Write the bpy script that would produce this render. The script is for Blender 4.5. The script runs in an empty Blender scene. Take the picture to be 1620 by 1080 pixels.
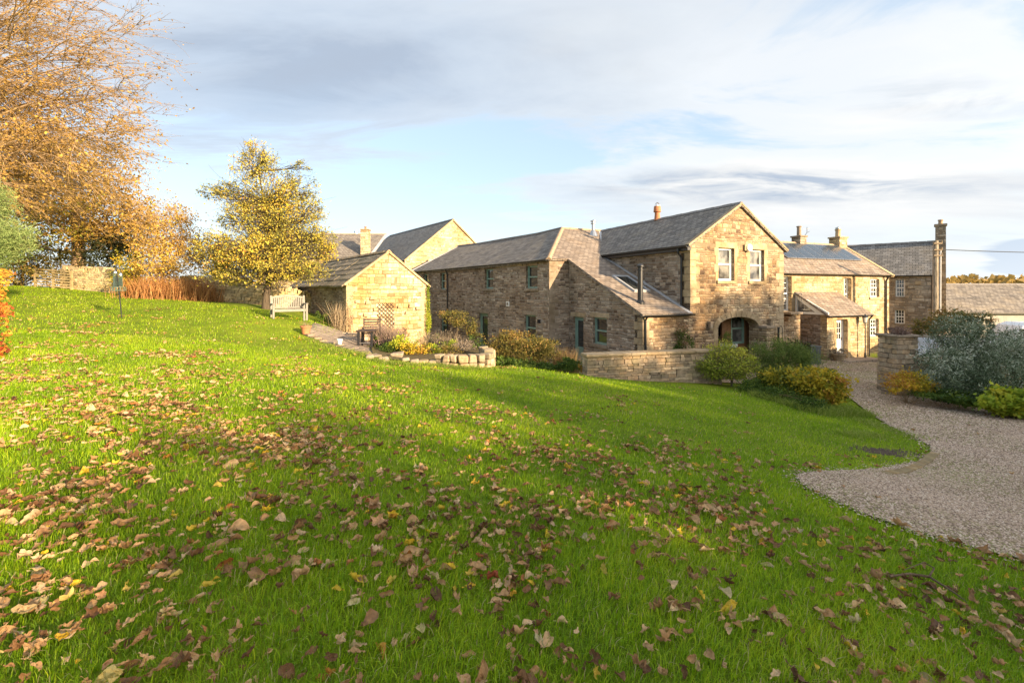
import bpy, math, random
import numpy as np
from mathutils import Vector, Matrix
from mathutils.geometry import tessellate_polygon, delaunay_2d_cdt
RS = np.random.RandomState(7)
random.seed(7)
sc = bpy.context.scene
C = sc.collection
# ------------------------------------------------------------------ units: metres, eye of the camera at z = 0
FPX = 720.0
def W(px, py, Y):                       # point at depth Y that the lens sees at a photo position
    return Vector(((px-810)/FPX*Y, Y, (460-py)/FPX*Y))
# ------------------------------------------------------------------ terrain height (thin plate through survey points)
CP = [(0,0,-1.55),(0,-4,-1.5),(4.2,3.7,-2.2),(8,8.6,-3.0),(6.6,7.0,-2.82),(12,15,-3.42),(7.8,6.5,-2.85),(6,2,-2.2),
 (13.3,11.8,-3.3),(12.5,13.4,-3.38),(9.5,12,-3.3),(2.4,14.3,-2.66),(6.4,15.4,-3.12),(8.2,15.6,-3.3),(-.94,15.0,-2.44),(-2.6,15.0,-2.34),(-5.2,15.6,-2.02),
 (-7.8,17,-1.58),(-8.1,18.5,-1.26),(-9.2,18.5,-1.12),(-12.2,22,-.80),(-16.7,24,-.5),(-14.6,17,-.97),(-22,26,-.18),(-26.6,27,.19),
 (-20,14,-.75),(-10,8,-1.25),(-5,4,-1.33),(-8,0,-1.0),(-30,20,.1),(-32,30,.2),(-18,30,-.6),(3.97,6.3,-2.42),(2,4,-1.95),(0,8,-2.05),(4,11,-2.62),(-3,9,-1.82),
 (4.2,17.5,-3.42),(2.4,19,-3.42),(0,20,-3.42),(-2,23,-3.4),(-3.5,21,-3.1),(-4,26,-3.4),(-7.6,21,-1.98),(-5,19,-2.5),(-8.5,24,-1.75),
 (9,17.2,-3.45),(12.5,19.4,-3.55),(16,22.7,-3.6),(22,27.5,-3.95),(30,24,-3.9),(35,30,-4.0),(20,18,-3.6),(26,14,-3.5),(0,35,-3.4),(-12,36,-2.5),(10,35,-3.5),(25,36,-4),
 (15,4,-3.1),(25,5,-3.3),(20,-10,-3.0),(-20,-10,-.6),(6,19.5,-3.5),(8,11.5,-3.2),(6.4,12.5,-3.02)]
_P = np.array(CP, float)
def _tps(r2): return np.where(r2 > 1e-9, .5*r2*np.log(np.maximum(r2,1e-9)), 0)
def _fit():
    n = len(_P); A = np.zeros((n+3,n+3)); xy = _P[:,:2]
    d2 = ((xy[:,None]-xy[None])**2).sum(-1)
    A[:n,:n] = _tps(d2) + np.eye(n)*.6
    A[:n,n] = 1; A[:n,n+1:] = xy; A[n,:n] = 1; A[n+1:,:n] = xy.T
    b = np.zeros(n+3); b[:n] = _P[:,2]
    return np.linalg.solve(A,b)
_C = _fit()
def ground(x, y):
    x = np.atleast_1d(np.asarray(x,float)); y = np.atleast_1d(np.asarray(y,float))
    cx = np.clip(x,-32,36); cy = np.clip(y,-8,38)
    n = len(_P); out = np.full(x.shape,_C[n]) + _C[n+1]*cx + _C[n+2]*cy
    for i in range(n): out += _C[i]*_tps((cx-_P[i,0])**2+(cy-_P[i,1])**2)
    far = np.sqrt((x-cx)**2+(y-cy)**2)
    k = np.clip(far/60,0,1); k = k*k*(3-2*k)
    out = out*(1-k) + (-4.5)*k
    near = np.clip(1-far/20,0,1)
    out += near*.02*(np.sin(x*1.3+.5*y)+np.sin(y*1.7-.4*x+1))*.7
    return out
def gz(x, y): return float(ground(x,y)[0])
def G(px, py):                          # where the line of sight through a photo position meets the ground
    kx = (px-810)/FPX; kz = (460-py)/FPX
    Y = np.concatenate([np.linspace(.8,12,600), np.linspace(12.02,60,900)])
    g = ground(kx*Y, Y); below = kz*Y <= g
    i = int(np.argmax(below)) if below.any() else len(Y)-1
    return Vector((kx*Y[i], Y[i], float(g[i])))
# ------------------------------------------------------------------ mesh helpers
ORG = {}
def _uv(me):
    n = len(me.loops)
    if n == 0: return
    nv = len(me.vertices); co = np.empty(nv*3); me.vertices.foreach_get('co',co); co = co.reshape(-1,3)
    li = np.empty(n,np.int32); me.loops.foreach_get('vertex_index',li)
    npoly = len(me.polygons); ls = np.empty(npoly,np.int32); lt = np.empty(npoly,np.int32)
    me.polygons.foreach_get('loop_start',ls); me.polygons.foreach_get('loop_total',lt)
    nr = np.empty(npoly*3); me.polygons.foreach_get('normal',nr); nr = nr.reshape(-1,3)
    flat = np.abs(nr[:,2]) > .97
    t = np.stack([-nr[:,1],nr[:,0],np.zeros(npoly)],1); t /= np.maximum(np.linalg.norm(t,axis=1,keepdims=True),1e-9)
    t[flat] = (1,0,0); v = np.cross(nr,t); v[flat] = (0,1,0)
    pi = np.repeat(np.arange(npoly),lt)
    p = co[li]
    uv = np.stack([(p*t[pi]).sum(1),(p*v[pi]).sum(1)],1)
    l = me.uv_layers.new(name='UVMap'); l.data.foreach_set('uv',uv.ravel())
class MB:
    def __init__(s): s.v=[]; s.f=[]
    def add(s, vs, fs):
        o = len(s.v); s.v += [tuple(p) for p in vs]; s.f += [tuple(o+i for i in f) for f in fs]; return s
    def hexa(s, p):                     # 8 corners: bottom ring then top ring
        return s.add(p, [(3,2,1,0),(4,5,6,7),(0,1,5,4),(1,2,6,5),(2,3,7,6),(3,0,4,7)])
    def box(s, fr, a0,a1,b0,b1,z0,z1):
        P = fr.P
        return s.hexa([P(a0,b0,z0),P(a1,b0,z0),P(a1,b1,z0),P(a0,b1,z0),P(a0,b0,z1),P(a1,b0,z1),P(a1,b1,z1),P(a0,b1,z1)])
    def slab(s, pts, th):               # flat polygon pushed down along its normal
        pts = [Vector(p) for p in pts]; n = Vector((0,0,0))
        for i in range(len(pts)): n += pts[i].cross(pts[(i+1)%len(pts)])
        n.normalize()
        if n.z < 0: pts = pts[::-1]; n = -n
        k = len(pts); lo = [p-n*th for p in pts]
        return s.add(pts+lo, [tuple(range(k)), tuple(range(2*k-1,k-1,-1))]+[(i,k+i,k+(i+1)%k,(i+1)%k) for i in range(k)])
    def tube(s, pts, rad, n=8, cap=True):
        pts = [Vector(p) for p in pts]; m = len(pts)
        rad = [rad]*m if not hasattr(rad,'__len__') else rad
        o = len(s.v)
        for i,p in enumerate(pts):
            t = (pts[min(i+1,m-1)]-pts[max(i-1,0)]).normalized()
            a = t.orthogonal() if i == 0 else (pa - t*pa.dot(t))
            a.normalize(); pa = a; b = t.cross(a)
            for j in range(n):
                q = 2*math.pi*j/n; s.v.append(tuple(p+(a*math.cos(q)+b*math.sin(q))*rad[i]))
        for i in range(m-1):
            for j in range(n):
                s.f.append((o+i*n+j,o+i*n+(j+1)%n,o+(i+1)*n+(j+1)%n,o+(i+1)*n+j))
        if cap:
            s.f.append(tuple(o+j for j in range(n))[::-1]); s.f.append(tuple(o+(m-1)*n+j for j in range(n)))
        return s
    def lathe(s, c, prof, n=14):        # prof: (radius, height)
        return s.tube_rings([(Vector(c)+Vector((0,0,h)), r) for r,h in prof], n)
    def tube_rings(s, rings, n):
        o = len(s.v)
        for c,r in rings:
            for j in range(n):
                q = 2*math.pi*j/n; s.v.append((c.x+r*math.cos(q),c.y+r*math.sin(q),c.z))
        for i in range(len(rings)-1):
            for j in range(n): s.f.append((o+i*n+j,o+i*n+(j+1)%n,o+(i+1)*n+(j+1)%n,o+(i+1)*n+j))
        s.f.append(tuple(o+j for j in range(n))[::-1]); k=(len(rings)-1)*n; s.f.append(tuple(o+k+j for j in range(n)))
        return s
    def wall(s, fr, b, poly, holes=(), th=.3):   # upright panel in (a,z), real openings with reveals
        loops = [list(poly)]+[list(h) for h in holes]
        tris = tessellate_polygon([[Vector((a,z,0)) for a,z in l] for l in loops])
        flat = [p for l in loops for p in l]
        for side,bb in ((0,b),(1,b+th)):
            vs = [fr.P(a,bb,z) for a,z in flat]; fs = []
            for t in tris:
                p,q,r = [flat[i] for i in t]
                ccw = (q[0]-p[0])*(r[1]-p[1])-(q[1]-p[1])*(r[0]-p[0]) > 0
                fs.append(t if ccw != bool(side) else t[::-1])
            s.add(vs,fs)
        for l in loops:
            k = len(l)
            vs = [fr.P(a,b,z) for a,z in l]+[fr.P(a,b+th,z) for a,z in l]
            s.add(vs,[(i,(i+1)%k,k+(i+1)%k,k+i) for i in range(k)])
        return s
    def stone(s, c, size, ang=0, rs=random, j=.12):   # rough block
        ca,sa = math.cos(ang),math.sin(ang); vs=[]
        for dz in (-.5,.5):
            for dx,dy in ((-.5,-.5),(.5,-.5),(.5,.5),(-.5,.5)):
                x=(dx+rs.uniform(-j,j))*size[0]; y=(dy+rs.uniform(-j,j))*size[1]; z=(dz+rs.uniform(-j,j))*size[2]
                vs.append((c[0]+x*ca-y*sa,c[1]+x*sa+y*ca,c[2]+z))
        return s.hexa(vs)
class Fr:
    def __init__(s, o, d):
        s.o = Vector((o[0],o[1],o[2] if len(o)>2 else 0)); s.d = Vector((d[0],d[1],0)).normalized(); s.n = Vector((-s.d.y,s.d.x,0))
    def P(s, a, b, z): return s.o+s.d*a+s.n*b+Vector((0,0,z))
def mk(name, verts, faces, mat, parent=None, smooth=False, loc=None, bevel=0, attr=None):
    if parent is not None: org = ORG[parent]
    elif loc is not None: org = Vector(loc)
    else: org = Vector((0,0,0))
    me = bpy.data.meshes.new(name)
    if isinstance(verts, np.ndarray):
        v = verts - np.array(org); nf = len(faces); k = faces.shape[1]
        me.vertices.add(len(v)); me.vertices.foreach_set('co',v.astype(np.float32).ravel())
        me.loops.add(nf*k); me.loops.foreach_set('vertex_index',faces.astype(np.int32).ravel())
        me.polygons.add(nf); me.polygons.foreach_set('loop_start',(np.arange(nf)*k).astype(np.int32))
        me.polygons.foreach_set('loop_total',np.full(nf,k,np.int32))
        me.update(calc_edges=True)
        if attr is not None:
            a = me.attributes.new('tint','FLOAT','POINT'); a.data.foreach_set('value',attr.astype(np.float32))
    else:
        me.from_pydata([tuple(Vector(p)-org) for p in verts],[],faces); me.update(); 
        _uv(me)
        if attr is not None:
            a = me.attributes.new('tint','FLOAT','POINT'); a.data.foreach_set('value',np.asarray(attr,np.float32))
    if smooth: me.polygons.foreach_set('use_smooth',[True]*len(me.polygons))
    me.materials.append(mat)
    o = bpy.data.objects.new(name,me); C.objects.link(o); ORG[o] = org
    if parent is not None: o.parent = parent
    else: o.location = org
    if bevel:
        m = o.modifiers.new('bevel','BEVEL'); m.width = bevel; m.segments = 2; m.limit_method='ANGLE'
    return o
def bd(mb, name, mat, parent=None, **k): return mk(name, mb.v, mb.f, mat, parent, **k)
def root(name, loc, label, cat, group=None):
    o = bpy.data.objects.new(name,None); C.objects.link(o); o.location = loc; o.empty_display_size=.3
    ORG[o] = Vector(loc); return tag(o,label,cat,group)
def tag(o, label=None, cat=None, group=None, kind=None):
    if label: o['label']=label
    if cat: o['category']=cat
    if group: o['group']=group
    if kind: o['kind']=kind
    return o
# ------------------------------------------------------------------ materials
class NT:
    def __init__(s, name):
        s.m = bpy.data.materials.new(name); s.m.use_nodes=True; s.t = s.m.node_tree; s.t.nodes.clear()
    def n(s, typ, **kw):
        x = s.t.nodes.new(typ)
        for k,v in kw.items():
            if k.startswith('_'): setattr(x,k[1:],v)
            else:
                kk = k.replace('__',' ')
                inp = x.inputs[int(k[1:])] if (k[0]=='i' and k[1:].isdigit()) else x.inputs[kk]
                if hasattr(v,'is_output') : s.t.links.new(v,inp)
                else: inp.default_value = v
        return x
    def ramp(s, fac, stops, interp='LINEAR'):
        r = s.t.nodes.new('ShaderNodeValToRGB'); r.color_ramp.interpolation=interp
        el = r.color_ramp.elements
        while len(el) > 1: el.remove(el[-1])
        el[0].position=stops[0][0]; el[0].color=(*stops[0][1],1)
        for p,c in stops[1:]:
            e = el.new(p); e.color=(*c,1)
        s.t.links.new(fac,r.inputs[0]); return r.outputs[0]
    def math(s, op, a, b=None, clamp=False):
        x = s.t.nodes.new('ShaderNodeMath'); x.operation=op; x.use_clamp=clamp
        for i,q in enumerate((a,b)):
            if q is None: continue
            if hasattr(q,'is_output'): s.t.links.new(q,x.inputs[i])
            else: x.inputs[i].default_value=q
        return x.outputs[0]
    def mix(s, fac, a, b, mode='MIX'):
        x = s.t.nodes.new('ShaderNodeMix'); x.data_type='RGBA'; x.blend_type=mode
        for i,q in ((0,fac),(6,a),(7,b)):
            if hasattr(q,'is_output'): s.t.links.new(q,x.inputs[i])
            else: x.inputs[i].default_value = q if i==0 else (*q,1)
        return x.outputs[2]
    def out(s, col, rough=.8, bump=None, bstr=.5, bdist=.02, spec=.3, metal=0, extra=None):
        b = s.n('ShaderNodeBsdfPrincipled')
        for k,q in (('Base Color',col),('Roughness',rough),('Metallic',metal),('Specular IOR Level',spec)):
            if hasattr(q,'is_output'): s.t.links.new(q,b.inputs[k])
            else: b.inputs[k].default_value = (*q,1) if k=='Base Color' else q
        if bump is not None:
            bp = s.n('ShaderNodeBump',Strength=bstr,Distance=bdist); s.t.links.new(bump,bp.inputs['Height']); s.t.links.new(bp.outputs[0],b.inputs['Normal'])
        o = s.n('ShaderNodeOutputMaterial'); sh = b.outputs[0]
        if extra is not None: sh = extra(s,b.outputs[0])
        s.t.links.new(sh,o.inputs['Surface']); return s.m
def uvs(s, sx=1, sy=1):
    u = s.n('ShaderNodeUVMap').outputs[0]
    return s.n('ShaderNodeMapping',Vector=u,Scale=(sx,sy,1)).outputs[0]
def noise(s, vec, scale, detail=4, rough=.55, dim='3D', out=0):
    x = s.n('ShaderNodeTexNoise',_noise_dimensions=dim,Scale=scale,Detail=detail,Roughness=rough)
    if vec is not None: s.t.links.new(vec,x.inputs['Vector'])
    return x.outputs[out]
def m_stone(name, cols, mortar, w=.30, h=.14, joint=.006, bstr=.8, stain=(.5,.42,.3), rnd=.8, dark=.0, wob=.035):
    s = NT(name); uv0 = s.n('ShaderNodeUVMap').outputs[0]; uv = uv0
    def warp(scale,amt,det=2):
        d = s.n('ShaderNodeVectorMath',_operation='SUBTRACT',i0=noise(s,uv0,scale,det,.5,'2D',1),i1=(.5,.5,.5)).outputs[0]
        d = s.n('ShaderNodeVectorMath',_operation='SCALE',i0=d); d.inputs['Scale'].default_value=amt; return d.outputs[0]
    v = s.n('ShaderNodeVectorMath',_operation='ADD',i0=uv,i1=warp(4.5,wob*2.2)).outputs[0]
    v = s.n('ShaderNodeVectorMath',_operation='ADD',i0=v,i1=warp(.8,wob*3)).outputs[0]
    sp = s.n('ShaderNodeSeparateXYZ',Vector=v); U_,V_ = sp.outputs[0],sp.outputs[1]
    n1 = s.n('ShaderNodeTexNoise',_noise_dimensions='1D',W=V_,Scale=2.6,Detail=1).outputs[0]
    vr = s.math('DIVIDE',s.math('ADD',V_,s.math('MULTIPLY',n1,h*2.2)),h); row = s.math('FLOOR',vr); fv = s.math('FRACT',vr)
    r1 = s.n('ShaderNodeTexWhiteNoise',_noise_dimensions='1D',W=row).outputs[0]
    ww_ = s.math('ADD',U_,s.math('MULTIPLY',r1,7.3))
    n2 = s.n('ShaderNodeTexNoise',_noise_dimensions='2D',Vector=s.n('ShaderNodeCombineXYZ',X=ww_,Y=s.math('MULTIPLY',row,3.7),Z=0).outputs[0],Scale=2.3,Detail=1).outputs[0]
    ur = s.math('DIVIDE',s.math('ADD',ww_,s.math('MULTIPLY',n2,w*2.6)),s.math('ADD',w*.75,s.math('MULTIPLY',r1,w*.6))); cx = s.math('FLOOR',ur); fu = s.math('FRACT',ur)
    cell = s.n('ShaderNodeTexWhiteNoise',_noise_dimensions='2D',Vector=s.n('ShaderNodeCombineXYZ',X=cx,Y=row,Z=0).outputs[0])
    eu = s.math('MULTIPLY',s.math('MINIMUM',fu,s.math('SUBTRACT',1,fu)),w); ev = s.math('MULTIPLY',s.math('MINIMUM',fv,s.math('SUBTRACT',1,fv)),h)
    sepc = s.n('ShaderNodeSeparateColor',Color=cell.outputs['Color'])
    ne = noise(s,uv,16,3,.6,'2D')
    e = s.math('ADD',s.math('MINIMUM',eu,ev),s.math('MULTIPLY',s.math('SUBTRACT',ne,.5),.022))
    s.t.nodes[-1]; 
    n = len(cols); base = s.ramp(sepc.outputs[0],[(i/(n-1) if n>1 else 0,c) for i,c in enumerate(cols)])
    base = s.mix(1,base,s.ramp(sepc.outputs[1],[(0,(.62,.57,.53)),(.45,(.96,.96,.96)),(1,(1.30,1.28,1.25))]),'MULTIPLY')
    fine = noise(s,uv,28,5,.65,'2D'); base = s.mix(.55,base,s.ramp(fine,[(.25,(.58,.56,.53)),(.7,(1.25,1.25,1.25))]),'MULTIPLY')
    mid = noise(s,uv,5,4,.6,'2D'); base = s.mix(.6,base,s.ramp(mid,[(.3,(.75,.7,.62)),(.65,(1.12,1.12,1.12))]),'MULTIPLY')
    big = noise(s,uv,.55,5,.62,'2D'); base = s.mix(1,base,s.ramp(big,[(.3,stain),(.62,(1,1,1))]),'MULTIPLY')
    if dark: base = s.mix(s.math('MULTIPLY',s.math('GREATER_THAN',s.math('ADD',sepc.outputs[2],s.math('MULTIPLY',s.math('SUBTRACT',big,.5),-.35)),1-dark),.8),base,(.11,.075,.055))
    mm = s.ramp(e,[(joint,(1,1,1)),(joint+.013,(0,0,0))])
    col = s.mix(s.math('MULTIPLY',mm,.95),base,s.mix(noise(s,uv,7,4,.6,'2D'),tuple(c*.45 for c in mortar),mortar))
    col = s.mix(1,col,s.ramp(big,[(.3,tuple(.5+.5*c for c in stain)),(.6,(1,1,1))]),'MULTIPLY')
    hgt = s.math('ADD',s.math('MULTIPLY',s.math('MINIMUM',e,.04),20),s.math('ADD',s.math('MULTIPLY',fine,.3),s.math('ADD',s.math('MULTIPLY',sepc.outputs[1],.55),s.math('MULTIPLY',mid,.5))))
    return s.out(col,.9,hgt,bstr,.035,.15)
def m_slate(name, c1, c2, c3, w=.28, h=.2, bstr=.6, lichen=(.3,.22,.1), lam=.35):
    s = NT(name); uv = s.n('ShaderNodeUVMap').outputs[0]
    b = s.n('ShaderNodeTexBrick',Vector=uv,Scale=1,Mortar__Size=.012,Mortar__Smooth=.3,Bias=0,Brick__Width=w,Row__Height=h,Color1=(0,0,0,1),Color2=(1,1,1,1),Mortar=(.5,.5,.5,1))
    b.offset=.5
    col = s.ramp(b.outputs['Color'],[(0,c1),(.5,c2),(1,c3)])
    fine = noise(s,uv,22,5,.7,'2D'); col = s.mix(.6,col,s.ramp(fine,[(.25,(.6,.6,.6)),(.75,(1.3,1.3,1.3))]),'MULTIPLY')
    big = noise(s,uv,.9,6,.65,'2D'); col = s.mix(s.ramp(big,[(.5,(0,0,0)),(.68,(lam,lam,lam))]),col,lichen)
    strk = noise(s,uvs(s,3,.35),1,4,.6,'2D'); col = s.mix(.5,col,s.ramp(strk,[(.3,(.7,.7,.7)),(.7,(1.2,1.2,1.2))]),'MULTIPLY')
    col = s.mix(b.outputs['Fac'],col,(.03,.03,.03))
    sepv = s.n('ShaderNodeSeparateXYZ',Vector=uv)
    saw = s.math('FRACT',s.math('DIVIDE',sepv.outputs[1],h))
    hgt = s.math('ADD',s.math('MULTIPLY',s.math('SUBTRACT',1,saw),1),s.math('SUBTRACT',s.math('MULTIPLY',fine,.4),b.outputs['Fac']))
    return s.out(col,.78,hgt,bstr,.02,.18)
def m_plain(name, c, rough=.5, var=.12, sc_=6, bump=.0, spec=.4, metal=0):
    s = NT(name); co = s.n('ShaderNodeTexCoord').outputs['Object']
    n = noise(s,co,sc_,5,.65); col = s.mix(1,c,s.ramp(n,[(.3,(1-var*2,)*3),(.7,(1+var,)*3)]),'MULTIPLY')
    return s.out(col,rough,n if bump else None,bump,.01,spec,metal)
def m_glass(name, tint=(.03,.035,.035), curtain=None):
    s = NT(name); co = s.n('ShaderNodeTexCoord').outputs['Object']
    col = tint
    if curtain is not None:
        n = noise(s,co,1.7,3,.5); col = s.mix(s.ramp(n,[(.42,(0,0,0)),(.56,(1,1,1))]),tint,curtain)
    w = noise(s,co,1.3,2,.5)
    return s.out(col,.03,w,.05,.05,.9)
def leafy(s, sh, amt=.35, tintcol=None):
    t = s.n('ShaderNodeBsdfTranslucent'); s.t.links.new(tintcol,t.inputs[0]) if tintcol is not None else None
    mx = s.n('ShaderNodeMixShader'); mx.inputs[0].default_value=amt
    s.t.links.new(sh,mx.inputs[1]); s.t.links.new(t.outputs[0],mx.inputs[2]); return mx.outputs[0]
def m_leaf(name, stops, amt=.35, rough=.6, spec=.25):
    s = NT(name); a = s.n('ShaderNodeAttribute',_attribute_name='tint').outputs['Fac']
    col = s.ramp(a,stops)
    return s.out(col,rough,None,spec=spec,extra=lambda s,sh: leafy(s,sh,amt,col))
def m_bark(name, c, moss=None):
    s = NT(name); co = s.n('ShaderNodeTexCoord').outputs['Object']
    v = s.n('ShaderNodeMapping',Vector=co,Scale=(1,1,.25)).outputs[0]
    n = noise(s,v,14,6,.7); col = s.mix(1,c,s.ramp(n,[(.3,(.45,)*3),(.7,(1.35,)*3)]),'MULTIPLY')
    if moss: col = s.mix(s.ramp(noise(s,co,2,3,.5),[(.45,(0,0,0)),(.65,(.7,.7,.7))]),col,moss)
    return s.out(col,.9,n,.8,.03,.1)
M = {}
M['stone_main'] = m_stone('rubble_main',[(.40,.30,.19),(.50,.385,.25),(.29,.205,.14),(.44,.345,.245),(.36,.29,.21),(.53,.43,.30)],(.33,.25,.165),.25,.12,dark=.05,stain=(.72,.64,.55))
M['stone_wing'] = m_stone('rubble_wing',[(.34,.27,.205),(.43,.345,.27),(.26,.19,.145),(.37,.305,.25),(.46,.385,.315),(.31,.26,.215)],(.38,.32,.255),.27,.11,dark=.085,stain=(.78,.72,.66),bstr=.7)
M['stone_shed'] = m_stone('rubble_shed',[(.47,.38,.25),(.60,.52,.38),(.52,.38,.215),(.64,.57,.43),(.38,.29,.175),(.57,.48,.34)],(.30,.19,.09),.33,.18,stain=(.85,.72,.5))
M['stone_cott'] = m_stone('rubble_cottage',[(.50,.41,.28),(.58,.48,.335),(.43,.34,.22),(.56,.46,.32)],(.40,.31,.20),.27,.135,stain=(.85,.77,.62))
M['stone_farm'] = m_stone('rubble_farmhouse',[(.36,.32,.26),(.45,.39,.31),(.31,.27,.22),(.42,.37,.3)],(.28,.24,.19),.36,.16,stain=(.75,.7,.62))
M['stone_dry'] = m_stone('drystone',[(.50,.40,.25),(.58,.47,.31),(.42,.33,.2),(.54,.44,.29)],(.05,.04,.03),.30,.11,stain=(.6,.55,.4))
M['stone_low'] = m_stone('garden_wall_stone',[(.34,.26,.18),(.44,.35,.25),(.29,.21,.15)],(.20,.16,.12),.26,.09,stain=(.7,.64,.55))
def m_dressed(name, c, sc_=5):
    s = NT(name); uv = s.n('ShaderNodeTexCoord').outputs['Object']
    n1 = noise(s,uv,sc_,6,.65); n2 = noise(s,uv,1.1,4,.6)
    col = s.mix(1,c,s.ramp(n1,[(.25,(.65,.63,.6)),(.75,(1.2,1.2,1.2))]),'MULTIPLY')
    col = s.mix(1,col,s.ramp(n2,[(.35,(.7,.66,.58)),(.6,(1,1,1))]),'MULTIPLY')
    return s.out(col,.88,n1,.5,.02,.15)
M['dressed'] = m_dressed('dressed_stone',(.43,.335,.225)); M['dressed_warm'] = m_dressed('dressed_stone_warm',(.47,.36,.225)); M['dressed_grey'] = m_dressed('dressed_stone_grey',(.32,.26,.20))
M['slate'] = m_slate('grey_slate',(.145,.127,.113),(.205,.18,.158),(.275,.243,.21),lichen=(.34,.28,.2))
M['slate_brown'] = m_slate('brown_slate',(.19,.15,.12),(.255,.205,.165),(.33,.27,.22),lichen=(.36,.25,.15))
M['slate_blue'] = m_slate('blue_slate',(.14,.135,.13),(.19,.182,.175),(.245,.235,.225),lam=.15)
M['slab'] = m_slate('stone_roof_slabs',(.20,.165,.12),(.27,.225,.16),(.34,.28,.2),.62,.9,.5,(.18,.17,.08))
M['lead'] = m_plain('lead_flashing',(.42,.42,.43),.5,.1,3,spec=.5)
M['ridge'] = m_plain('ridge_tile',(.36,.26,.17),.85,.15,7,.3)
M['ridge_grey'] = m_plain('ridge_tile_grey',(.22,.2,.19),.85,.15,7,.3)
M['green'] = m_plain('sage_green_paint',(.20,.30,.25),.45,.06,4)
M['white'] = m_plain('white_paint',(.78,.77,.73),.45,.05,3)
M['black'] = m_plain('black_metal',(.018,.018,.02),.4,.1,5,spec=.5)
M['steel'] = m_plain('steel',(.45,.45,.45),.3,.08,4,metal=.9)
M['terra'] = m_plain('terracotta',(.42,.17,.08),.8,.15,5,.2)
M['wood_grey'] = m_plain('weathered_teak',(.23,.215,.185),.8,.12,9,.2)
M['wood_brown'] = m_plain('brown_timber',(.22,.11,.05),.6,.2,7,.2)
M['wood_dark'] = m_plain('dark_timber',(.05,.035,.03),.7,.2,7,.2)
M['glass'] = m_glass('window_glass'); M['glass_curtain'] = m_glass('window_glass_curtain',(.05,.05,.05),(.22,.21,.19))
M['dark_in'] = m_plain('dark_room',(.03,.025,.02),.9)
M['lamp_white'] = m_plain('lamp_white',(.8,.78,.7),.4,.04)
# ================================================================== buildings
def rect(a0,a1,z0,z1): return [(a0,z0),(a1,z0),(a1,z1),(a0,z1)]
def window(fr, a0,a1,z0,z1, mat, par, cols=1, rows=1, rec=.12, glass='glass', sill='dressed_grey', lintel='dressed', fw=.07, b=0, liht=.2, sash=True):
    f = MB(); bb = b+rec
    f.box(fr,a0,a0+fw,bb,bb+.09,z0,z1); f.box(fr,a1-fw,a1,bb,bb+.09,z0,z1)
    f.box(fr,a0+fw,a1-fw,bb,bb+.09,z0,z0+fw*1.2); f.box(fr,a0+fw,a1-fw,bb,bb+.09,z1-fw,z1)
    zi0,zi1,ai0,ai1 = z0+fw*1.2,z1-fw,a0+fw,a1-fw
    zm = (zi0+zi1)/2
    if sash:
        f.box(fr,ai0,ai1,bb-.01,bb+.07,zm-.035,zm+.035)
        f.box(fr,ai0,ai0+.035,bb+.012,bb+.07,zi0,zm-.035); f.box(fr,ai1-.035,ai1,bb+.012,bb+.07,zi0,zm-.035)
        f.box(fr,ai0,ai0+.03,bb+.03,bb+.07,zm+.035,zi1); f.box(fr,ai1-.03,ai1,bb+.03,bb+.07,zm+.035,zi1)
    g=.016
    for i in range(1,cols):
        x = ai0+(ai1-ai0)*i/cols; f.box(fr,x-g,x+g,bb+.035,bb+.065,zi0,zm-.035); f.box(fr,x-g,x+g,bb+.035,bb+.065,zm+.035,zi1)
    for k in range(2):
        lo,hi = (zi0,zm) if k==0 else (zm,zi1)
        for i in range(1,rows):
            z = lo+(hi-lo)*i/rows; f.box(fr,ai0+.03,ai1-.03,bb+.037,bb+.062,z-g,z+g)
    w = bd(f,'window',mat,par)
    bd(MB().box(fr,ai0-.01,ai1+.01,bb+.05,bb+.06,zi0-.01,zi1+.01),'pane',M[glass],w)
    if sill: bd(MB().box(fr,a0-.1,a1+.1,b-.06,bb+.02,z0-.13,z0-.002),'sill',M[sill],w,bevel=.012)
    if lintel: bd(MB().box(fr,a0-.18,a1+.18,b-.012,b+.06,z1+.003,z1+liht),'lintel',M[lintel],w,bevel=.01)
    return w
def jambs(fr, a0,a1,z0,z1, par, mat='dressed_warm', w=.17, b=0):
    for sd in (0,1):
        m = MB(); z=z0; k=0
        while z < z1-.1:
            h=min(.34,z1-z); e = w+(.07 if k%2 else 0)
            if sd==0: m.box(fr,a0-e,a0-.002,b-.012,b+.05,z+.003,z+h-.003)
            else: m.box(fr,a1+.002,a1+e,b-.012,b+.05,z+.003,z+h-.003)
            z+=h; k+=1
        bd(m,'jamb_stone',M[mat],par,bevel=.008)
def quoins(fr, a, z0, z1, par, mat='dressed', side=1, b=0):
    m = MB(); z=z0; k=0
    while z < z1-.12:
        h=.26+.08*((k*37)%5)/5; h=min(h,z1-z); e=.30 if k%2 else .5
        x0,x1=(a-.014,a+e) if side>0 else (a-e,a+.014)
        m.box(fr,x0,x1,b-.014,b+(.5 if k%2 else .3),z+.008,z+h-.008); z+=h; k+=1
    return bd(m,'quoin',M[mat],par,bevel=.01)
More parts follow.
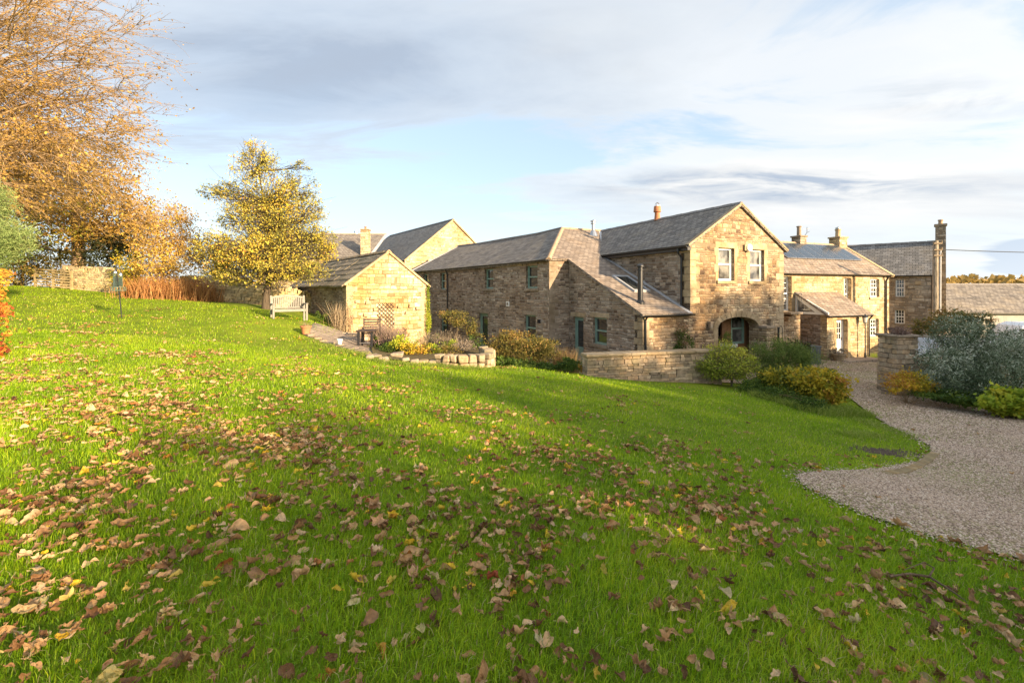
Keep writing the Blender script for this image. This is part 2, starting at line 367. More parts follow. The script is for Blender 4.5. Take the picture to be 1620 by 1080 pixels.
def door(fr, a0,a1,z0,z1, mat, par, glaze=(.45,1), cols=1, rows=1, rec=.14, b=0, lintel='dressed', glass='glass'):
    f = MB(); bb=b+rec; fw=.07
    f.box(fr,a0,a0+fw,bb,bb+.1,z0,z1); f.box(fr,a1-fw,a1,bb,bb+.1,z0,z1); f.box(fr,a0+fw,a1-fw,bb,bb+.1,z1-fw,z1)
    d = MB(); i0,i1,t1=a0+fw,a1-fw,z1-fw; st=.11
    gz0 = z0+(t1-z0)*glaze[0]
    d.box(fr,i0,i0+st,bb+.03,bb+.08,z0,t1); d.box(fr,i1-st,i1,bb+.03,bb+.08,z0,t1)
    d.box(fr,i0+st,i1-st,bb+.03,bb+.08,t1-st,t1); d.box(fr,i0+st,i1-st,bb+.03,bb+.08,gz0-.06,gz0+.04); d.box(fr,i0+st,i1-st,bb+.03,bb+.08,z0,z0+.16)
    nb=4
    for i in range(nb):
        x=i0+st+(i1-i0-2*st)*i/nb; d.box(fr,x+.004,x+(i1-i0-2*st)/nb-.004,bb+.045,bb+.07,z0+.16,gz0-.06)
    for i in range(1,cols):
        x=i0+st+(i1-i0-2*st)*i/cols; d.box(fr,x-.015,x+.015,bb+.035,bb+.075,gz0+.04,t1-st)
    for i in range(1,rows):
        z=gz0+.04+(t1-st-gz0-.04)*i/rows; d.box(fr,i0+st,i1-st,bb+.037,bb+.073,z-.015,z+.015)
    do = bd(d,'door',mat,par); bd(f,'door_frame',mat,do)
    bd(MB().box(fr,i0+st-.01,i1-st+.01,bb+.05,bb+.06,gz0+.03,t1-st+.01),'pane',M[glass],do)
    hx=i1-.055; hd=MB().box(fr,hx-.02,hx+.02,bb+.012,bb+.03,z0+1.0,z0+1.16); hd.box(fr,hx-.09,hx+.005,bb-.01,bb+.01,z0+1.07,z0+1.09)
    bd(hd,'handle',M['black'],do)
    if lintel: bd(MB().box(fr,a0-.18,a1+.18,b-.012,b+.06,z1+.003,z1+.2),'lintel',M[lintel],do,bevel=.01)
    return do
def pipe(pts, r, name, par, mat='black', n=8): return bd(MB().tube(pts,r,n),name,M[mat],par,smooth=False)
def gutter(fr, a0,a1,b,z,par,r=.06):
    m=MB(); k=7; o=len(m.v)
    for a in (a0,a1):
        for i in range(k):
            q=math.pi+math.pi*i/(k-1); m.v.append(tuple(fr.P(a,b+r*math.cos(q),z+r*math.sin(q))))
        for i in range(k):
            q=2*math.pi-math.pi*i/(k-1); m.v.append(tuple(fr.P(a,b+r*.8*math.cos(q),z+r*.8*math.sin(q))))
    n=2*k
    for i in range(n): m.f.append((i,(i+1)%n,n+(i+1)%n,n+i))
    m.f.append(tuple(range(n))); m.f.append(tuple(range(n,2*n)))
    return bd(m,'gutter',M['black'],par)
def ridge_tiles(p0,p1,par,mat='ridge',w=.13,L=.45,h=.05):
    p0=Vector(p0);p1=Vector(p1);d=(p1-p0);n=max(1,int(d.length/L));u=d.normalized();s_=u.cross(Vector((0,0,1))).normalized();m=MB()
    up=s_.cross(u)
    for i in range(n):
        a=p0+d*(i/n)+up*.0; b=p0+d*((i+1)/n)-u*.012
        up_=up*(h+.008*(i%2))
        m.hexa([a-s_*w-up*.06,b-s_*w-up*.06,b+s_*w-up*.06,a+s_*w-up*.06,a-s_*.035+up_,b-s_*.035+up_,b+s_*.035+up_,a+s_*.035+up_])
    return bd(m,'ridge_tiles',M[mat],par)
Z0=-3.5
th=math.atan2(.419,.908); V=Vector((math.cos(th),math.sin(th),0)); U=Vector((-V.y,V.x,0))
A0=Vector((7.05,18.0,Z0))
def L(x,y,z): return A0+V*x+U*y+Vector((0,0,z))
FA=Fr(A0,V)
# ---- main house
H=root('stone_farmhouse',tuple(A0),'long L-shaped stone farmhouse with sage green windows, arched porch and catslide slate roof','house')
zm=lambda y: 2.6+.46*y
holes=[rect(1.55,2.47,3.92,5.27),rect(3.42,4.32,3.92,5.27)]
arch=[(1.53,-.3),(3.95,-.3),(3.95,1.98)]+[(2.74+1.21*math.cos(q),1.98+.42*math.sin(q)) for q in [math.pi*i/12 for i in range(1,12)]]+[(1.53,1.98)]
holes.append(arch)
bd(MB().wall(FA,0,[(-2.38,-.6),(5.6,-.6),(5.6,5.35),(2.8,7.1),(0,5.35),(0,2.58),(-2.38,2.58)],holes,.45),'wall',M['stone_main'],H)
FS=Fr(L(-2.38,5.2,0),-U)
sw=[rect(.35,1.25,.1,2.3),rect(1.98,2.98,1.2,2.36)]
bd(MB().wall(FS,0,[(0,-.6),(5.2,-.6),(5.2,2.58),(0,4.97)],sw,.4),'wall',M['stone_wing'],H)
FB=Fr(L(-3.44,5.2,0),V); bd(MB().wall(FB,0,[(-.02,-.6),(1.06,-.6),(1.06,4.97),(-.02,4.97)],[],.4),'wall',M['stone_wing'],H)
CP_=L(-3.44,5.2,0); Wd=Vector((-.558,.830,0)).normalized(); FW=Fr(CP_,-Wd)
wl=17.2
def ww(r0,r1,z0,z1): return rect(-r0,-r1,z0,z1)
WW=[ww(1.88,.92,3.62,4.74),ww(5.94,4.99,3.62,4.74),ww(11.95,11.06,3.6,4.72),ww(14.9,14.0,3.6,4.72),ww(2.02,1.06,1.0,2.3),ww(11.9,10.95,.35,2.0),ww(6.69,5.6,.08,2.2)]
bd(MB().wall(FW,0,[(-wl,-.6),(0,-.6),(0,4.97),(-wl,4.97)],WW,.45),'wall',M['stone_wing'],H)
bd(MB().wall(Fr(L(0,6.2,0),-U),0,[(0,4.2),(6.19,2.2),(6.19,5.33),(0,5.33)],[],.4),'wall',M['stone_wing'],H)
bd(MB().wall(Fr(L(5.6,0,0),U),0,[(.46,-.6),(11,-.6),(11,5.33),(.46,5.33)],[],.4),'wall',M['stone_main'],H)
# rear closing walls
bd(MB().wall(Fr(L(5.6,11,0),-V),0,[(0,-.6),(9,-.6),(9,5),(2.8,7.0),(0,5.3)],[],.3),'wall',M['stone_wing'],H)
FWe=Fr(CP_+Wd*wl,FW.n*-1); bd(MB().wall(FWe,-0.0,[(-8.1,-.6),(0,-.6),(0,4.95),(-4.08,7.03),(-8.1,4.95)],[],-.3),'wall',M['stone_wing'],H)
# roofs
t=.09
def RM(x,y): return L(x,y,zm(y)+t)
HA=(0,9.78)
bd(MB().slab([RM(-2.5,-.14),RM(-.002,-.14),RM(-.002,5.72),RM(2.8,9.78),RM(*HA),RM(-3.56,5.06),RM(-2.5,5.06)],.11),'roof',M['slate_brown'],H)
def RG(x,y): return L(x,y,5.35+.625*(x if x<=2.8 else 5.6-x)+t)
bd(MB().slab([RG(-.2,-.1),RG(2.8,-.1),RG(2.8,9.78),RG(-.2,5.72)],.11),'roof',M['slate'],H)
bd(MB().slab([RG(5.8,-.1),RG(2.8,-.1),RG(2.8,11.2),RG(5.8,11.2)],.11),'roof',M['slate'],H)
hp=RM(*HA); e0=RM(-3.56,5.06)
n_=FW.n
def WP(r,b,z): return CP_+Wd*r+n_*b+Vector((0,0,z))
tw=(hp.z-Z0-4.98-t)/ ((hp-CP_).dot(n_))
rr=(hp-CP_).dot(Wd); bh=(hp-CP_).dot(n_)
wz=lambda b: 4.98+t+tw*b
# gently sagging long roof: strips
mb=MB(); N=14; rs_=[rr+(wl+.15-rr)*i/N for i in range(N+1)]
sag=lambda k: -.13*math.sin(math.pi*k)-.03*math.sin(5*k)
eb=[(-.14+(wl+.3)*i/N) for i in range(N+1)]
top=[WP(rs_[i],bh,wz(bh)+sag(i/N)) for i in range(N+1)]; bot=[WP(eb[i],-.16,wz(-.16)+.4*sag(i/N)) for i in range(N+1)]
bot[0]=e0; bot[-1]=WP(wl+.15,-.16,wz(-.16))
mid=[(top[i]+bot[i])/2 for i in range(N+1)]
dn=Vector((0,0,-.12)); vs=top+mid+bot+[p+dn for p in top]+[p+dn for p in mid]+[p+dn for p in bot]; q=N+1; fs=[]
for i in range(N):
    fs+=[(i,q+i,q+i+1,i+1),(q+i,2*q+i,2*q+i+1,q+i+1),(2*q+i,5*q+i,5*q+i+1,2*q+i+1),(3*q+i+1,4*q+i+1,4*q+i,3*q+i),(4*q+i+1,5*q+i+1,5*q+i,4*q+i)]
fs+=[(N,q+N,4*q+N,3*q+N),(q+N,2*q+N,5*q+N,4*q+N),(0,3*q,4*q,q),(q,4*q,5*q,2*q)]
bd(mb.add(vs,fs),'roof',M['slate'],H)
bd(MB().slab([hp,top[-1],WP(wl+.15,bh*2,4.98),WP(rr,bh*2,4.98)],.1),'roof',M['slate'],H)
bd(MB().slab([hp,RG(2.8,9.78),L(2.8,14,5.3),WP(rr,bh*2,4.98)],.1),'roof',M['slate'],H)
for i in range(0,N,2): pass
m=MB(); 
bd(m.tube([p+Vector((0,0,.02)) for p in top],.075,6),'ridge_tiles',M['ridge_grey'],H)
ridge_tiles(hp+Vector((0,0,.02)),RG(2.8,9.78)+Vector((0,0,.02)),H,'ridge'); ridge_tiles(e0,hp,H,'ridge',.15)
ridge_tiles(RG(2.8,-.1),RG(2.8,9.7),H,'ridge_grey')
up=Vector((0,0,.02))
bd(MB().slab([RM(-.09,5.5)+up,RM(.16,5.66)+up,RM(2.95,9.78)+up,RM(2.7,9.9)+up],.02),'valley_flashing',M['lead'],H)
bd(MB().slab([RM(-.2,-.14)+up*.8,RM(-.01,-.14)+up*.8,RM(-.01,5.72)+up*.8,RM(-.2,5.6)+up*.8],.02),'flashing',M['lead'],H)
# wing far verge flashing
bd(MB().slab([WP(wl-.12,-.2,wz(-.2)+.03),WP(wl+.22,-.2,wz(-.2)+.03),WP(wl+.22,bh,wz(bh)+.03),WP(wl-.12,bh,wz(bh)+.03)],.1),'verge_flashing',M['lead'],H)
# gable verge stones
for s_ in (-1,1):
    x1=2.8-s_*3.0
    p=[L(2.8,-.12,7.1+t+.015),L(2.8,.1,7.1+t+.015),L(x1,.1,5.35-.125+t+.015),L(x1,-.12,5.35-.125+t+.015)]
    bd(MB().slab(p,.07),'verge',M['dressed'],H)
# windows and doors
window(FA,1.55,2.47,3.92,5.27,M['white'],H,glass='glass_curtain',sill='dressed_warm',lintel='dressed_warm',liht=.24)
window(FA,3.42,4.32,3.92,5.27,M['white'],H,glass='glass_curtain',sill='dressed_warm',lintel='dressed_warm',liht=.24)
jambs(FA,1.55,2.47,3.92,5.27,H); jambs(FA,3.42,4.32,3.92,5.27,H)
door(FS,.35,1.25,.1,2.3,M['green'],H,(.36,1)); window(FS,1.98,2.98,1.2,2.36,M['green'],H)
for (r0,r1,z0,z1,sl) in ((1.88,.92,3.62,4.74,1),(5.94,4.99,3.62,4.74,1),(11.95,11.06,3.6,4.72,1),(14.9,14.0,3.6,4.72,1),(2.02,1.06,1.0,2.3,1),(11.9,10.95,.35,2.0,1)):
    window(FW,-r0,-r1,z0,z1,M['green'],H,lintel='dressed_grey' if z1<4 else None)
door(FW,-6.69,-5.6,.08,2.2,M['green'],H,(.12,1),lintel='dressed_grey')
for fr,a,z0,z1,sd,mt,par in ((FA,0,3.0,5.2,1,'dressed_warm',H),(FA,5.6,-.1,5.2,-1,'dressed',H),(FB,0,0,4.9,1,'dressed_grey',H),(FA,-2.38,0,2.5,1,'dressed',H)):
    quoins(fr,a,z0,z1,par,mt,sd)
# arch voussoirs
m=MB(); k=13
for i in range(k):
    q0=math.pi*(i+.03)/k; q1=math.pi*(i+.97)/k
    c=lambda q,e:(2.74+(1.21+e)*math.cos(q),1.98+(.42+e)*math.sin(q))
    a,b_,c_,d=c(q0,.004),c(q1,.004),c(q1,.27),c(q0,.27)
    m.hexa([FA.P(a[0],-.018,a[1]),FA.P(b_[0],-.018,b_[1]),FA.P(c_[0],-.018,c_[1]),FA.P(d[0],-.018,d[1]),FA.P(a[0],.1,a[1]),FA.P(b_[0],.1,b_[1]),FA.P(c_[0],.1,c_[1]),FA.P(d[0],.1,d[1])])
bd(m,'arch_stone',M['dressed'],H,bevel=.008); jambs(FA,1.53,3.95,0,1.98,H,'dressed',.22)
# porch recess behind the arch
rc=MB(); rc.box(FA,1.2,1.53,.45,2.0,-.3,2.6); rc.box(FA,4.6,4.9,.45,2.0,-.3,2.6); rc.box(FA,1.2,4.9,.45,2.1,2.6,2.8); rc.box(FA,1.2,4.9,2.0,2.3,-.3,2.6)
bd(rc,'porch_recess',M['stone_wing'],H)
wd=MB(); wd.box(FA,2.62,3.16,.72,.8,.0,2.55); wd.box(FA,4.02,4.6,.72,.8,.0,2.55); wd.box(FA,3.16,4.02,.72,.8,.0,1.15)
bd(wd,'porch_panelling',M['wood_brown'],H)
window(FA,3.17,4.01,1.16,2.5,M['green'],H,rec=0,b=.74,sill=None,lintel=None,glass='glass_curtain')
gutter(FA,-2.52,0,-.2,2.6,H); gutter(Fr(L(-.25,5.5,0),-U),0,5.6,0,5.27,H,.07)
bd(MB().box(Fr(L(-.17,5.5,0),-U),0,5.55,-.02,.16,5.1,5.22),'fascia',M['black'],H)
gutter(FW,-wl,.05,-.22,4.95,H,.05)
pipe([L(-.25,.4,5.2),L(-.25,.4,5.05),L(-.07,.4,4.85),L(-.07,.4,zm(.4)+.15)],.045,'downpipe',H)
pipe([L(-2.3,-.16,2.55),L(-2.3,-.06,2.4),L(-2.3,-.06,0)],.04,'downpipe',H)
pipe([WP(10.7,-.2,4.9),WP(10.7,-.07,4.6),WP(10.7,-.07,0)],.045,'downpipe',H)
# flues
f=MB(); c=L(-1.85,.76,zm(.76)+t-.1); f.lathe(c,[(.17,0),(.17,.12),(.105,.2),(.105,1.35),(.13,1.36),(.13,1.40),(.105,1.41),(.105,1.47),(.15,1.5),(.15,1.56),(.03,1.62)],16); bd(f,'flue',M['black'],H)
c=L(1.6,8.9,zm(8.9)+t-.1); f=MB(); f.lathe(c,[(.30,0),(.13,.35),(.09,.4),(.09,.72),(.15,.74),(.15,.78),(.10,.79),(.10,.86),(.17,.88),(.17,.92),(.04,.98)],14); bd(f,'flue',M['steel'],H)
c=L(2.8,4.9,7.1+t-.05); f=MB(); f.lathe(c,[(.16,0),(.13,.3),(.13,.42),(.19,.45),(.17,.72),(.15,.75)],14); pp=bd(f,'chimney_pot',M['terra'],H)
f=MB()
for i in range(6):
    q=math.pi*i/6; f.tube([c+Vector((.13*math.cos(q)*math.cos(a),.13*math.sin(q)*math.cos(a),.74+.2*math.sin(a))) for a in [math.pi*j/8 for j in range(9)]],.008,4)
bd(f,'wire_cowl',M['steel'],pp)
# skylight on the catslide
def SK(x0,x1,y0,y1,h0): return [RM(x0,y0)+Vector((0,0,h0)),RM(x1,y0)+Vector((0,0,h0)),RM(x1,y1)+Vector((0,0,h0)),RM(x0,y1)+Vector((0,0,h0))]
sk=MB()
for q in ((-1.42,-1.34,1.6,3.1),(-.66,-.58,1.6,3.1),(-1.34,-.66,1.6,1.72),(-1.34,-.66,3.0,3.1)): sk.slab(SK(*q,.09),.1)
so=bd(sk,'skylight',M['lead'],H); bd(MB().slab(SK(-1.34,-.66,1.72,3.0,.06),.03),'pane',M['glass'],so)
# alarm box, lamps, vent
c=FA.P(3.25,-.05,5.32); f=MB(); f.tube([c,c-FA.n*.1],[.17,.15],18); 
bd(f,'alarm_lamp',M['lamp_white'],H); bd(MB().box(FA,3.02,3.14,-.09,-.001,5.2,5.45),'lamp_shadow_block',M['dressed_warm'],H)  # brown block left of the lamp stands in for its cast shadow
f=MB().box(FW,-3.66,-3.38,-.03,-.001,2.68,2.94); vo=bd(f,'vent',M['white'],H); bd(MB().box(FW,-3.6,-3.44,-.04,-.031,2.74,2.88),'vent_grille',M['dressed_grey'],vo)
for x in (1.0,4.6):
    f=MB().box(FA,x-.05,x+.05,-.1,-.001,1.95,2.0); f.box(FA,x-.07,x+.07,-.16,-.04,2.0,2.22); f.box(FA,x-.09,x+.09,-.18,-.02,2.22,2.26); bd(f,'wall_lantern',M['dressed_grey'],H)
f=MB().box(FW,-.75,-.68,-.16,-.001,1.95,2.12); bd(f,'wall_lantern',M['black'],H)
# ---- cottage with porch
VR=Vector((.934,.358,0)).normalized(); FR=Fr((14.8,24.8,0),VR); UR=FR.n
K=root('stone_cottage',(14.8,24.8,-3.9),'two-storey golden stone cottage with white windows, roof solar panels and a lean-to porch','house')
def R(a,b,z): return FR.P(a,b,z)
ez=1.0; rz=2.98; hw=2.8; e=9.02
rh=[rect(-.45,.6,-1.1,.8),rect(4.9,5.54,-1.15,.76),rect(7.25,8.08,-.38,.73),rect(7.22,8.02,-2.75,-1.69)]
bd(MB().wall(FR,0,[(-3.3,-4.6),(e,-4.6),(e,ez),(-3.3,ez)],rh,.4),'wall',M['stone_cott'],K)
bd(MB().wall(Fr(R(e,0,0),UR),0,[(.4,-4.6),(5.6,-4.6),(5.6,ez),(2.8,rz),(0.4,ez+.28)],[],.35),'wall',M['stone_cott'],K)
bd(MB().wall(Fr(R(-3.3,5.6,0),-UR),0,[(0,-4.6),(5.2,-4.6),(5.2,ez+.28),(2.8,rz),(0,ez)],[],.35),'wall',M['stone_cott'],K)
bd(MB().wall(Fr(R(e-.36,5.6,0),-VR),0,[(0,-4.6),(11.5,-4.6),(11.5,ez),(0,ez)],[],.3),'wall',M['stone_cott'],K)
sl=(rz-ez)/hw
def RR(a,b): return R(a,b,ez+sl*(b if b<=hw else 2*hw-b)+.09)
bd(MB().slab([RR(-3.4,-.16),RR(e+.02,-.16),RR(e+.02,hw),RR(-3.4,hw)],.11),'roof',M['slate_brown'],K)
bd(MB().slab([RR(-3.4,5.76),RR(e+.02,5.76),RR(e+.02,hw),RR(-3.4,hw)],.11),'roof',M['slate_brown'],K)
bd(MB().slab([RR(e-.1,-.24)+up*2,RR(e+.16,-.24)+up*2,RR(e+.16,hw)+up*2,RR(e-.1,hw)+up*2],.13),'coping',M['dressed_warm'],K)
ridge_tiles(RR(-3.4,hw),RR(e,hw),K,'ridge')
MSOL=m_plain('solar_glass',(.035,.045,.06),.18,.05,3,spec=.5)
for i in range(8):
    a0=1.7+i*.82; ss=MB(); pts=[RR(a0,1.05),RR(a0+.79,1.05),RR(a0+.79,2.55),RR(a0,2.55)]; 
    so=bd(ss.slab([p+Vector((0,0,.10)) for p in pts],.05),'solar_panel',M['steel'],K)
    pts=[RR(a0+.05,1.1),RR(a0+.74,1.1),RR(a0+.74,2.5),RR(a0+.05,2.5)]
    bd(MB().slab([p+Vector((0,0,.106)) for p in pts],.02),'pane',MSOL,so)
window(FR,-.45,.6,-1.1,.8,M['white'],K,3,3,rec=.2,sill='dressed_warm',lintel=None,glass='glass_curtain')
window(FR,4.9,5.54,-1.15,.76,M['white'],K,3,3,rec=.2,sill=None,lintel=None,glass='glass_curtain')
window(FR,7.25,8.08,-.38,.73,M['white'],K,3,2,rec=.12,sill='dressed_warm',lintel=None)
window(FR,7.22,8.02,-2.75,-1.69,M['white'],K,3,2,rec=.12,sill='dressed_warm',lintel='dressed_warm')
jambs(FR,7.25,8.08,-.38,.73,K); jambs(FR,7.22,8.02,-2.75,-1.69,K); jambs(FR,-.45,.6,-1.1,.8,K); jambs(FR,4.9,5.54,-1.0,.76,K,w=.12)
gutter(FR,-3.3,e,-.22,ez-.05,K,.05); pipe([R(8.62,-.2,ez-.1),R(8.62,-.07,ez-.4),R(8.62,-.07,-4)],.05,'downpipe',K)
def chimney(fr,a0,a1,b0,b1,z0,z1,par,pots,mat='stone_cott',cap='dressed_warm'):
    ch=bd(MB().box(fr,a0,a1,b0,b1,z0,z1),'chimney',M[mat],par)
    bd(MB().box(fr,a0-.06,a1+.06,b0-.06,b1+.06,z1,z1+.1),'chimney_cap',M[cap],ch,bevel=.01)
    for a,b,h,r,mt in pots:
        c=fr.P(a,b,z1+.1); f=MB().lathe(c,[(r*1.1,0),(r,.05),(r*.9,h-.08),(r*1.15,h-.06),(r*1.15,h),(r*.8,h+.01)],12); bd(f,'chimney_pot',M[mt],ch)
    return ch
chimney(FR,4.65,5.2,2.5,3.1,2.6,3.42,K,[(4.93,2.8,.62,.13,'dressed_grey')],mat='stone_farm',cap='dressed_grey')
chimney(FR,8.25,9.0,2.45,3.15,2.6,3.5,K,[(8.62,2.8,.5,.16,'dressed_warm')])
f=MB(); c=R(8.62,2.8,4.1); f.lathe(c,[(.13,0),(.16,.05),(.16,.12),(.05,.18)],10); bd(f,'cowl',M['steel'],K)
f=MB(); c=R(5.3,2.8,3.4); f.tube([c,c+Vector((.25,0,.35)),c+Vector((.25,0,.7))],.015,5); f.tube([c+Vector((0,0,.55)),c+Vector((.5,.1,.62))],.012,4); f.tube([c+Vector((.25,0,.35)),c+Vector((.4,-.05,.42))],.012,4); bd(f,'aerial',M['black'],K)
# porch
pa0,pa1,pb=.94,4.2,-1.72
pe,pt=-1.23,-.12
bd(MB().wall(FR,pb,[(pa0,-4.3),(pa1,-4.3),(pa1,pe),(pa0,pe)],[rect(1.66,2.52,-3.62,-1.5)],.35),'porch_wall',M['stone_cott'],K)
bd(MB().wall(Fr(R(pa1,pb,0),UR),0,[(.35,-4.3),(-pb,-4.3),(-pb,pt-.1),(.35,pe+.1)],[],.3),'porch_wall',M['stone_cott'],K)
bd(MB().wall(Fr(R(pa0,0,0),-UR),0,[(0,-4.3),(-pb-.35,-4.3),(-pb-.35,pe-.02),(0,pe-.02)],[],.3),'porch_wall',M['stone_wing'],K)
pz=lambda b: pt+(pe-pt)*(b/pb)+.07
bd(MB().slab([R(pa0-.12,pb-.2,pz(pb-.2)),R(pa1+.15,pb-.2,pz(pb-.2)),R(pa1+.15,-.01,pz(-.01)),R(pa0-.12,-.01,pz(-.01))],.09),'porch_roof',M['slate_brown'],K)
FPs=Fr(R(pa0,0,0),-UR); Lp=-pb+.1
bd(MB().wall(FPs,-.06,[(0,pe-.02),(Lp,pe-.02),(Lp,pe+.1),(0,pt+.02)],[[(.12,pe+.1),(Lp*.62,pe+.1),(.12,pe+.1+ (pt-pe)*.62)]],.06),'bargeboard',M['white'],K)
bd(MB().add([FPs.P(.1,.0,pe+.08),FPs.P(Lp*.64,.0,pe+.08),FPs.P(.1,.0,pe+.1+(pt-pe)*.66)],[(0,1,2)]),'pane',M['glass_curtain'],K)
door(FR,1.66,2.52,-3.62,-1.5,M['white'],K,(.5,1),3,3,rec=.22,b=pb,lintel=None); jambs(FR,1.66,2.52,-3.62,-1.5,K,b=pb)
gutter(FR,pa0-.1,pa1+.15,pb-.26,pe-.06,K,.045)
pipe([R(pa1-.05,pb-.24,pe-.1),R(pa1-.05,pb-.07,pe-.3),R(pa1-.05,pb-.07,-3.8)],.04,'downpipe',K)
bd(MB().box(FR,2.75,3.1,pb-.02,pb-.001,-2.35,-2.31),'letter_slot',M['black'],K)
# stone stair to the upper door (belongs to the cottage)
st=MB(); ns=9
for i in range(ns):
    z1=-1.36-i*.26; st.box(FR,-.55-(i+1)*.3,-.55-i*.3,-.95,-.01,-4.2,z1)
st.box(FR,-.55,.08,-.9,-.01,-4.2,-1.24)
bd(st,'stone_stair',M['stone_main'],K,bevel=.015)
bd(MB().box(FR,-.75,.14,-1.0,-.012,-1.235,-1.12),'stair_landing',M['dressed_grey'],K,bevel=.015)
m=MB()
for i in range(5): m.tube([R(-.5+.15*i,-.93,-1.12),R(-.5+.15*i,-.93,-.15)],.012,5)
m.tube([R(-.6,-.93,-.15),R(.14,-.93,-.15),R(.14,-.1,-.15)],.018,5); bd(m,'railing',M['black'],K)
# ---- far grey house (right)
DF=Vector((.75,-.66,0)).normalized(); KF=Vector((26.13,28,0)); FF=Fr(KF,DF)
F_=root('grey_stone_house',(26.13,28,-4.3),'grey stone house with blue slate roof and tall gable chimney behind the utility pole','house')
bd(MB().wall(FF,0,[(-5.4,-4.8),(0,-4.8),(0,1.0),(-5.4,1.0)],[rect(-1.93,-1.47,-.38,.75),rect(-1.97,-1.47,-2.1,-1.22)],.4),'wall',M['stone_farm'],F_)
bd(MB().wall(Fr(KF,FF.n),0,[(.4,-4.8),(6,-4.8),(6,1.0),(3,3.2),(.4,1.29)],[],.35),'wall',M['stone_farm'],F_)
sf=2.2/3
def RF(a,b): return FF.P(a,b,1.0+sf*(b if b<=3 else 6-b)+.09)
bd(MB().slab([RF(-5.4,-.15),RF(.08,-.15),RF(.08,3),RF(-5.4,3)],.11),'roof',M['slate_blue'],F_)
bd(MB().slab([RF(-5.4,6.1),RF(.08,6.1),RF(.08,3),RF(-5.4,3)],.11),'roof',M['slate_blue'],F_)
ridge_tiles(RF(-5.4,3),RF(.05,3),F_,'ridge_grey')
window(FF,-1.93,-1.47,-.38,.75,M['white'],F_,3,2,fw=.04,sill=None,lintel=None); window(FF,-1.97,-1.47,-2.1,-1.22,M['white'],F_,3,2,fw=.04,sill=None,lintel=None)
gutter(FF,-3.6,.05,-.2,.95,F_,.05); pipe([FF.P(-.2,-.18,.9),FF.P(-.2,-.07,.6),FF.P(-.2,-.07,-4)],.05,'downpipe',F_)
ch=bd(MB().box(FF,.02,.52,2.6,3.2,-4.8,4.25),'chimney',M['stone_farm'],F_); bd(MB().box(FF,-.04,.58,2.53,3.27,4.25,4.38),'chimney_cap',M['dressed_grey'],ch)
bd(MB().lathe(FF.P(.27,2.9,4.38),[(.13,0),(.11,.2),(.14,.22),(.14,.3)],12),'chimney_pot',M['ridge'],ch)
bd(MB().box(FF,-1.0,-.72,-.12,-.001,.42,.62),'alarm_box',M['dressed_warm'],F_)
# ---- long low outbuilding far right
B_=root('low_outbuilding',(30,31.5,-4.2),'long low outbuilding with a plain grey slate roof and pale wall behind the bushes','outbuilding')
FO=Fr((29.0,31.2,0),(1,0))
bd(MB().wall(FO,0,[(0,-4.8),(12,-4.8),(12,-1.45),(0,-1.45)],[rect(6,7.4,-4.3,-2.3),rect(9,10.2,-3.4,-2.2)],.4),'wall',m_plain('pale_render',(.34,.32,.29),.9,.1,2,.2),B_)
bd(MB().box(FO,6,7.4,.2,.26,-4.3,-2.3),'door',M['wood_dark'],B_); window(FO,9,10.2,-3.4,-2.2,M['white'],B_,2,1)
bd(MB().slab([FO.P(-.1,-.15,-1.5),FO.P(12,-.15,-1.5),FO.P(12,3,.5),FO.P(-.1,3,.5)],.1),'roof',M['slate'],B_)
bd(MB().slab([FO.P(-.1,6.15,-1.5),FO.P(12,6.15,-1.5),FO.P(12,3,.5),FO.P(-.1,3,.5)],.1),'roof',M['slate'],B_)
bd(MB().wall(Fr(FO.P(0,6,0),(0,-1)),-.0,[(0,-4.8),(5.6,-4.8),(5.6,-1.45),(3,.42),(0,-1.45)],[],.3),'wall',M['stone_farm'],B_)
gutter(FO,0,12,-.2,-1.55,B_,.05); ridge_tiles(FO.P(0,3,.5),FO.P(12,3,.5),B_,'ridge_grey')
# ---- garden outhouse (sunlit gable)
a=math.radians(38); NS=Vector((math.cos(a),math.sin(a),0)); FG=Fr((-7.64,21,0),NS)
S_=root('stone_outhouse',(-7.64,21,-2.6),'small sunlit stone outhouse with a stone slab roof and trellis on its gable','outhouse')
gw=4.08; ln=10.8; sz=.32; sa=1.86
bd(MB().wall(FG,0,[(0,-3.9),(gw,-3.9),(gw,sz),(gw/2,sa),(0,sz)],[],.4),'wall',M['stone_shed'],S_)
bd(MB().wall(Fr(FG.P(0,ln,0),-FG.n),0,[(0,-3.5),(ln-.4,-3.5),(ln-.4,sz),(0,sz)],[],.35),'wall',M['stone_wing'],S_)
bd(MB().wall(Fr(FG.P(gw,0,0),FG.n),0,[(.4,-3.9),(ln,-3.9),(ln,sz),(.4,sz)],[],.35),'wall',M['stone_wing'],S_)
bd(MB().wall(Fr(FG.P(gw,ln,0),-FG.d),0,[(.35,-3.5),(gw-.35,-3.5),(gw-.35,sz+.2),(gw/2,sa),(.35,sz+.2)],[],.3),'wall',M['stone_wing'],S_)
ss=(sa-sz)/(gw/2)
quoins(FG,0,-2.4,.2,S_,'dressed_warm',1); quoins(FG,gw,-3,.2,S_,'dressed_warm',-1)
rb=MB(); rnd=random.Random(3)
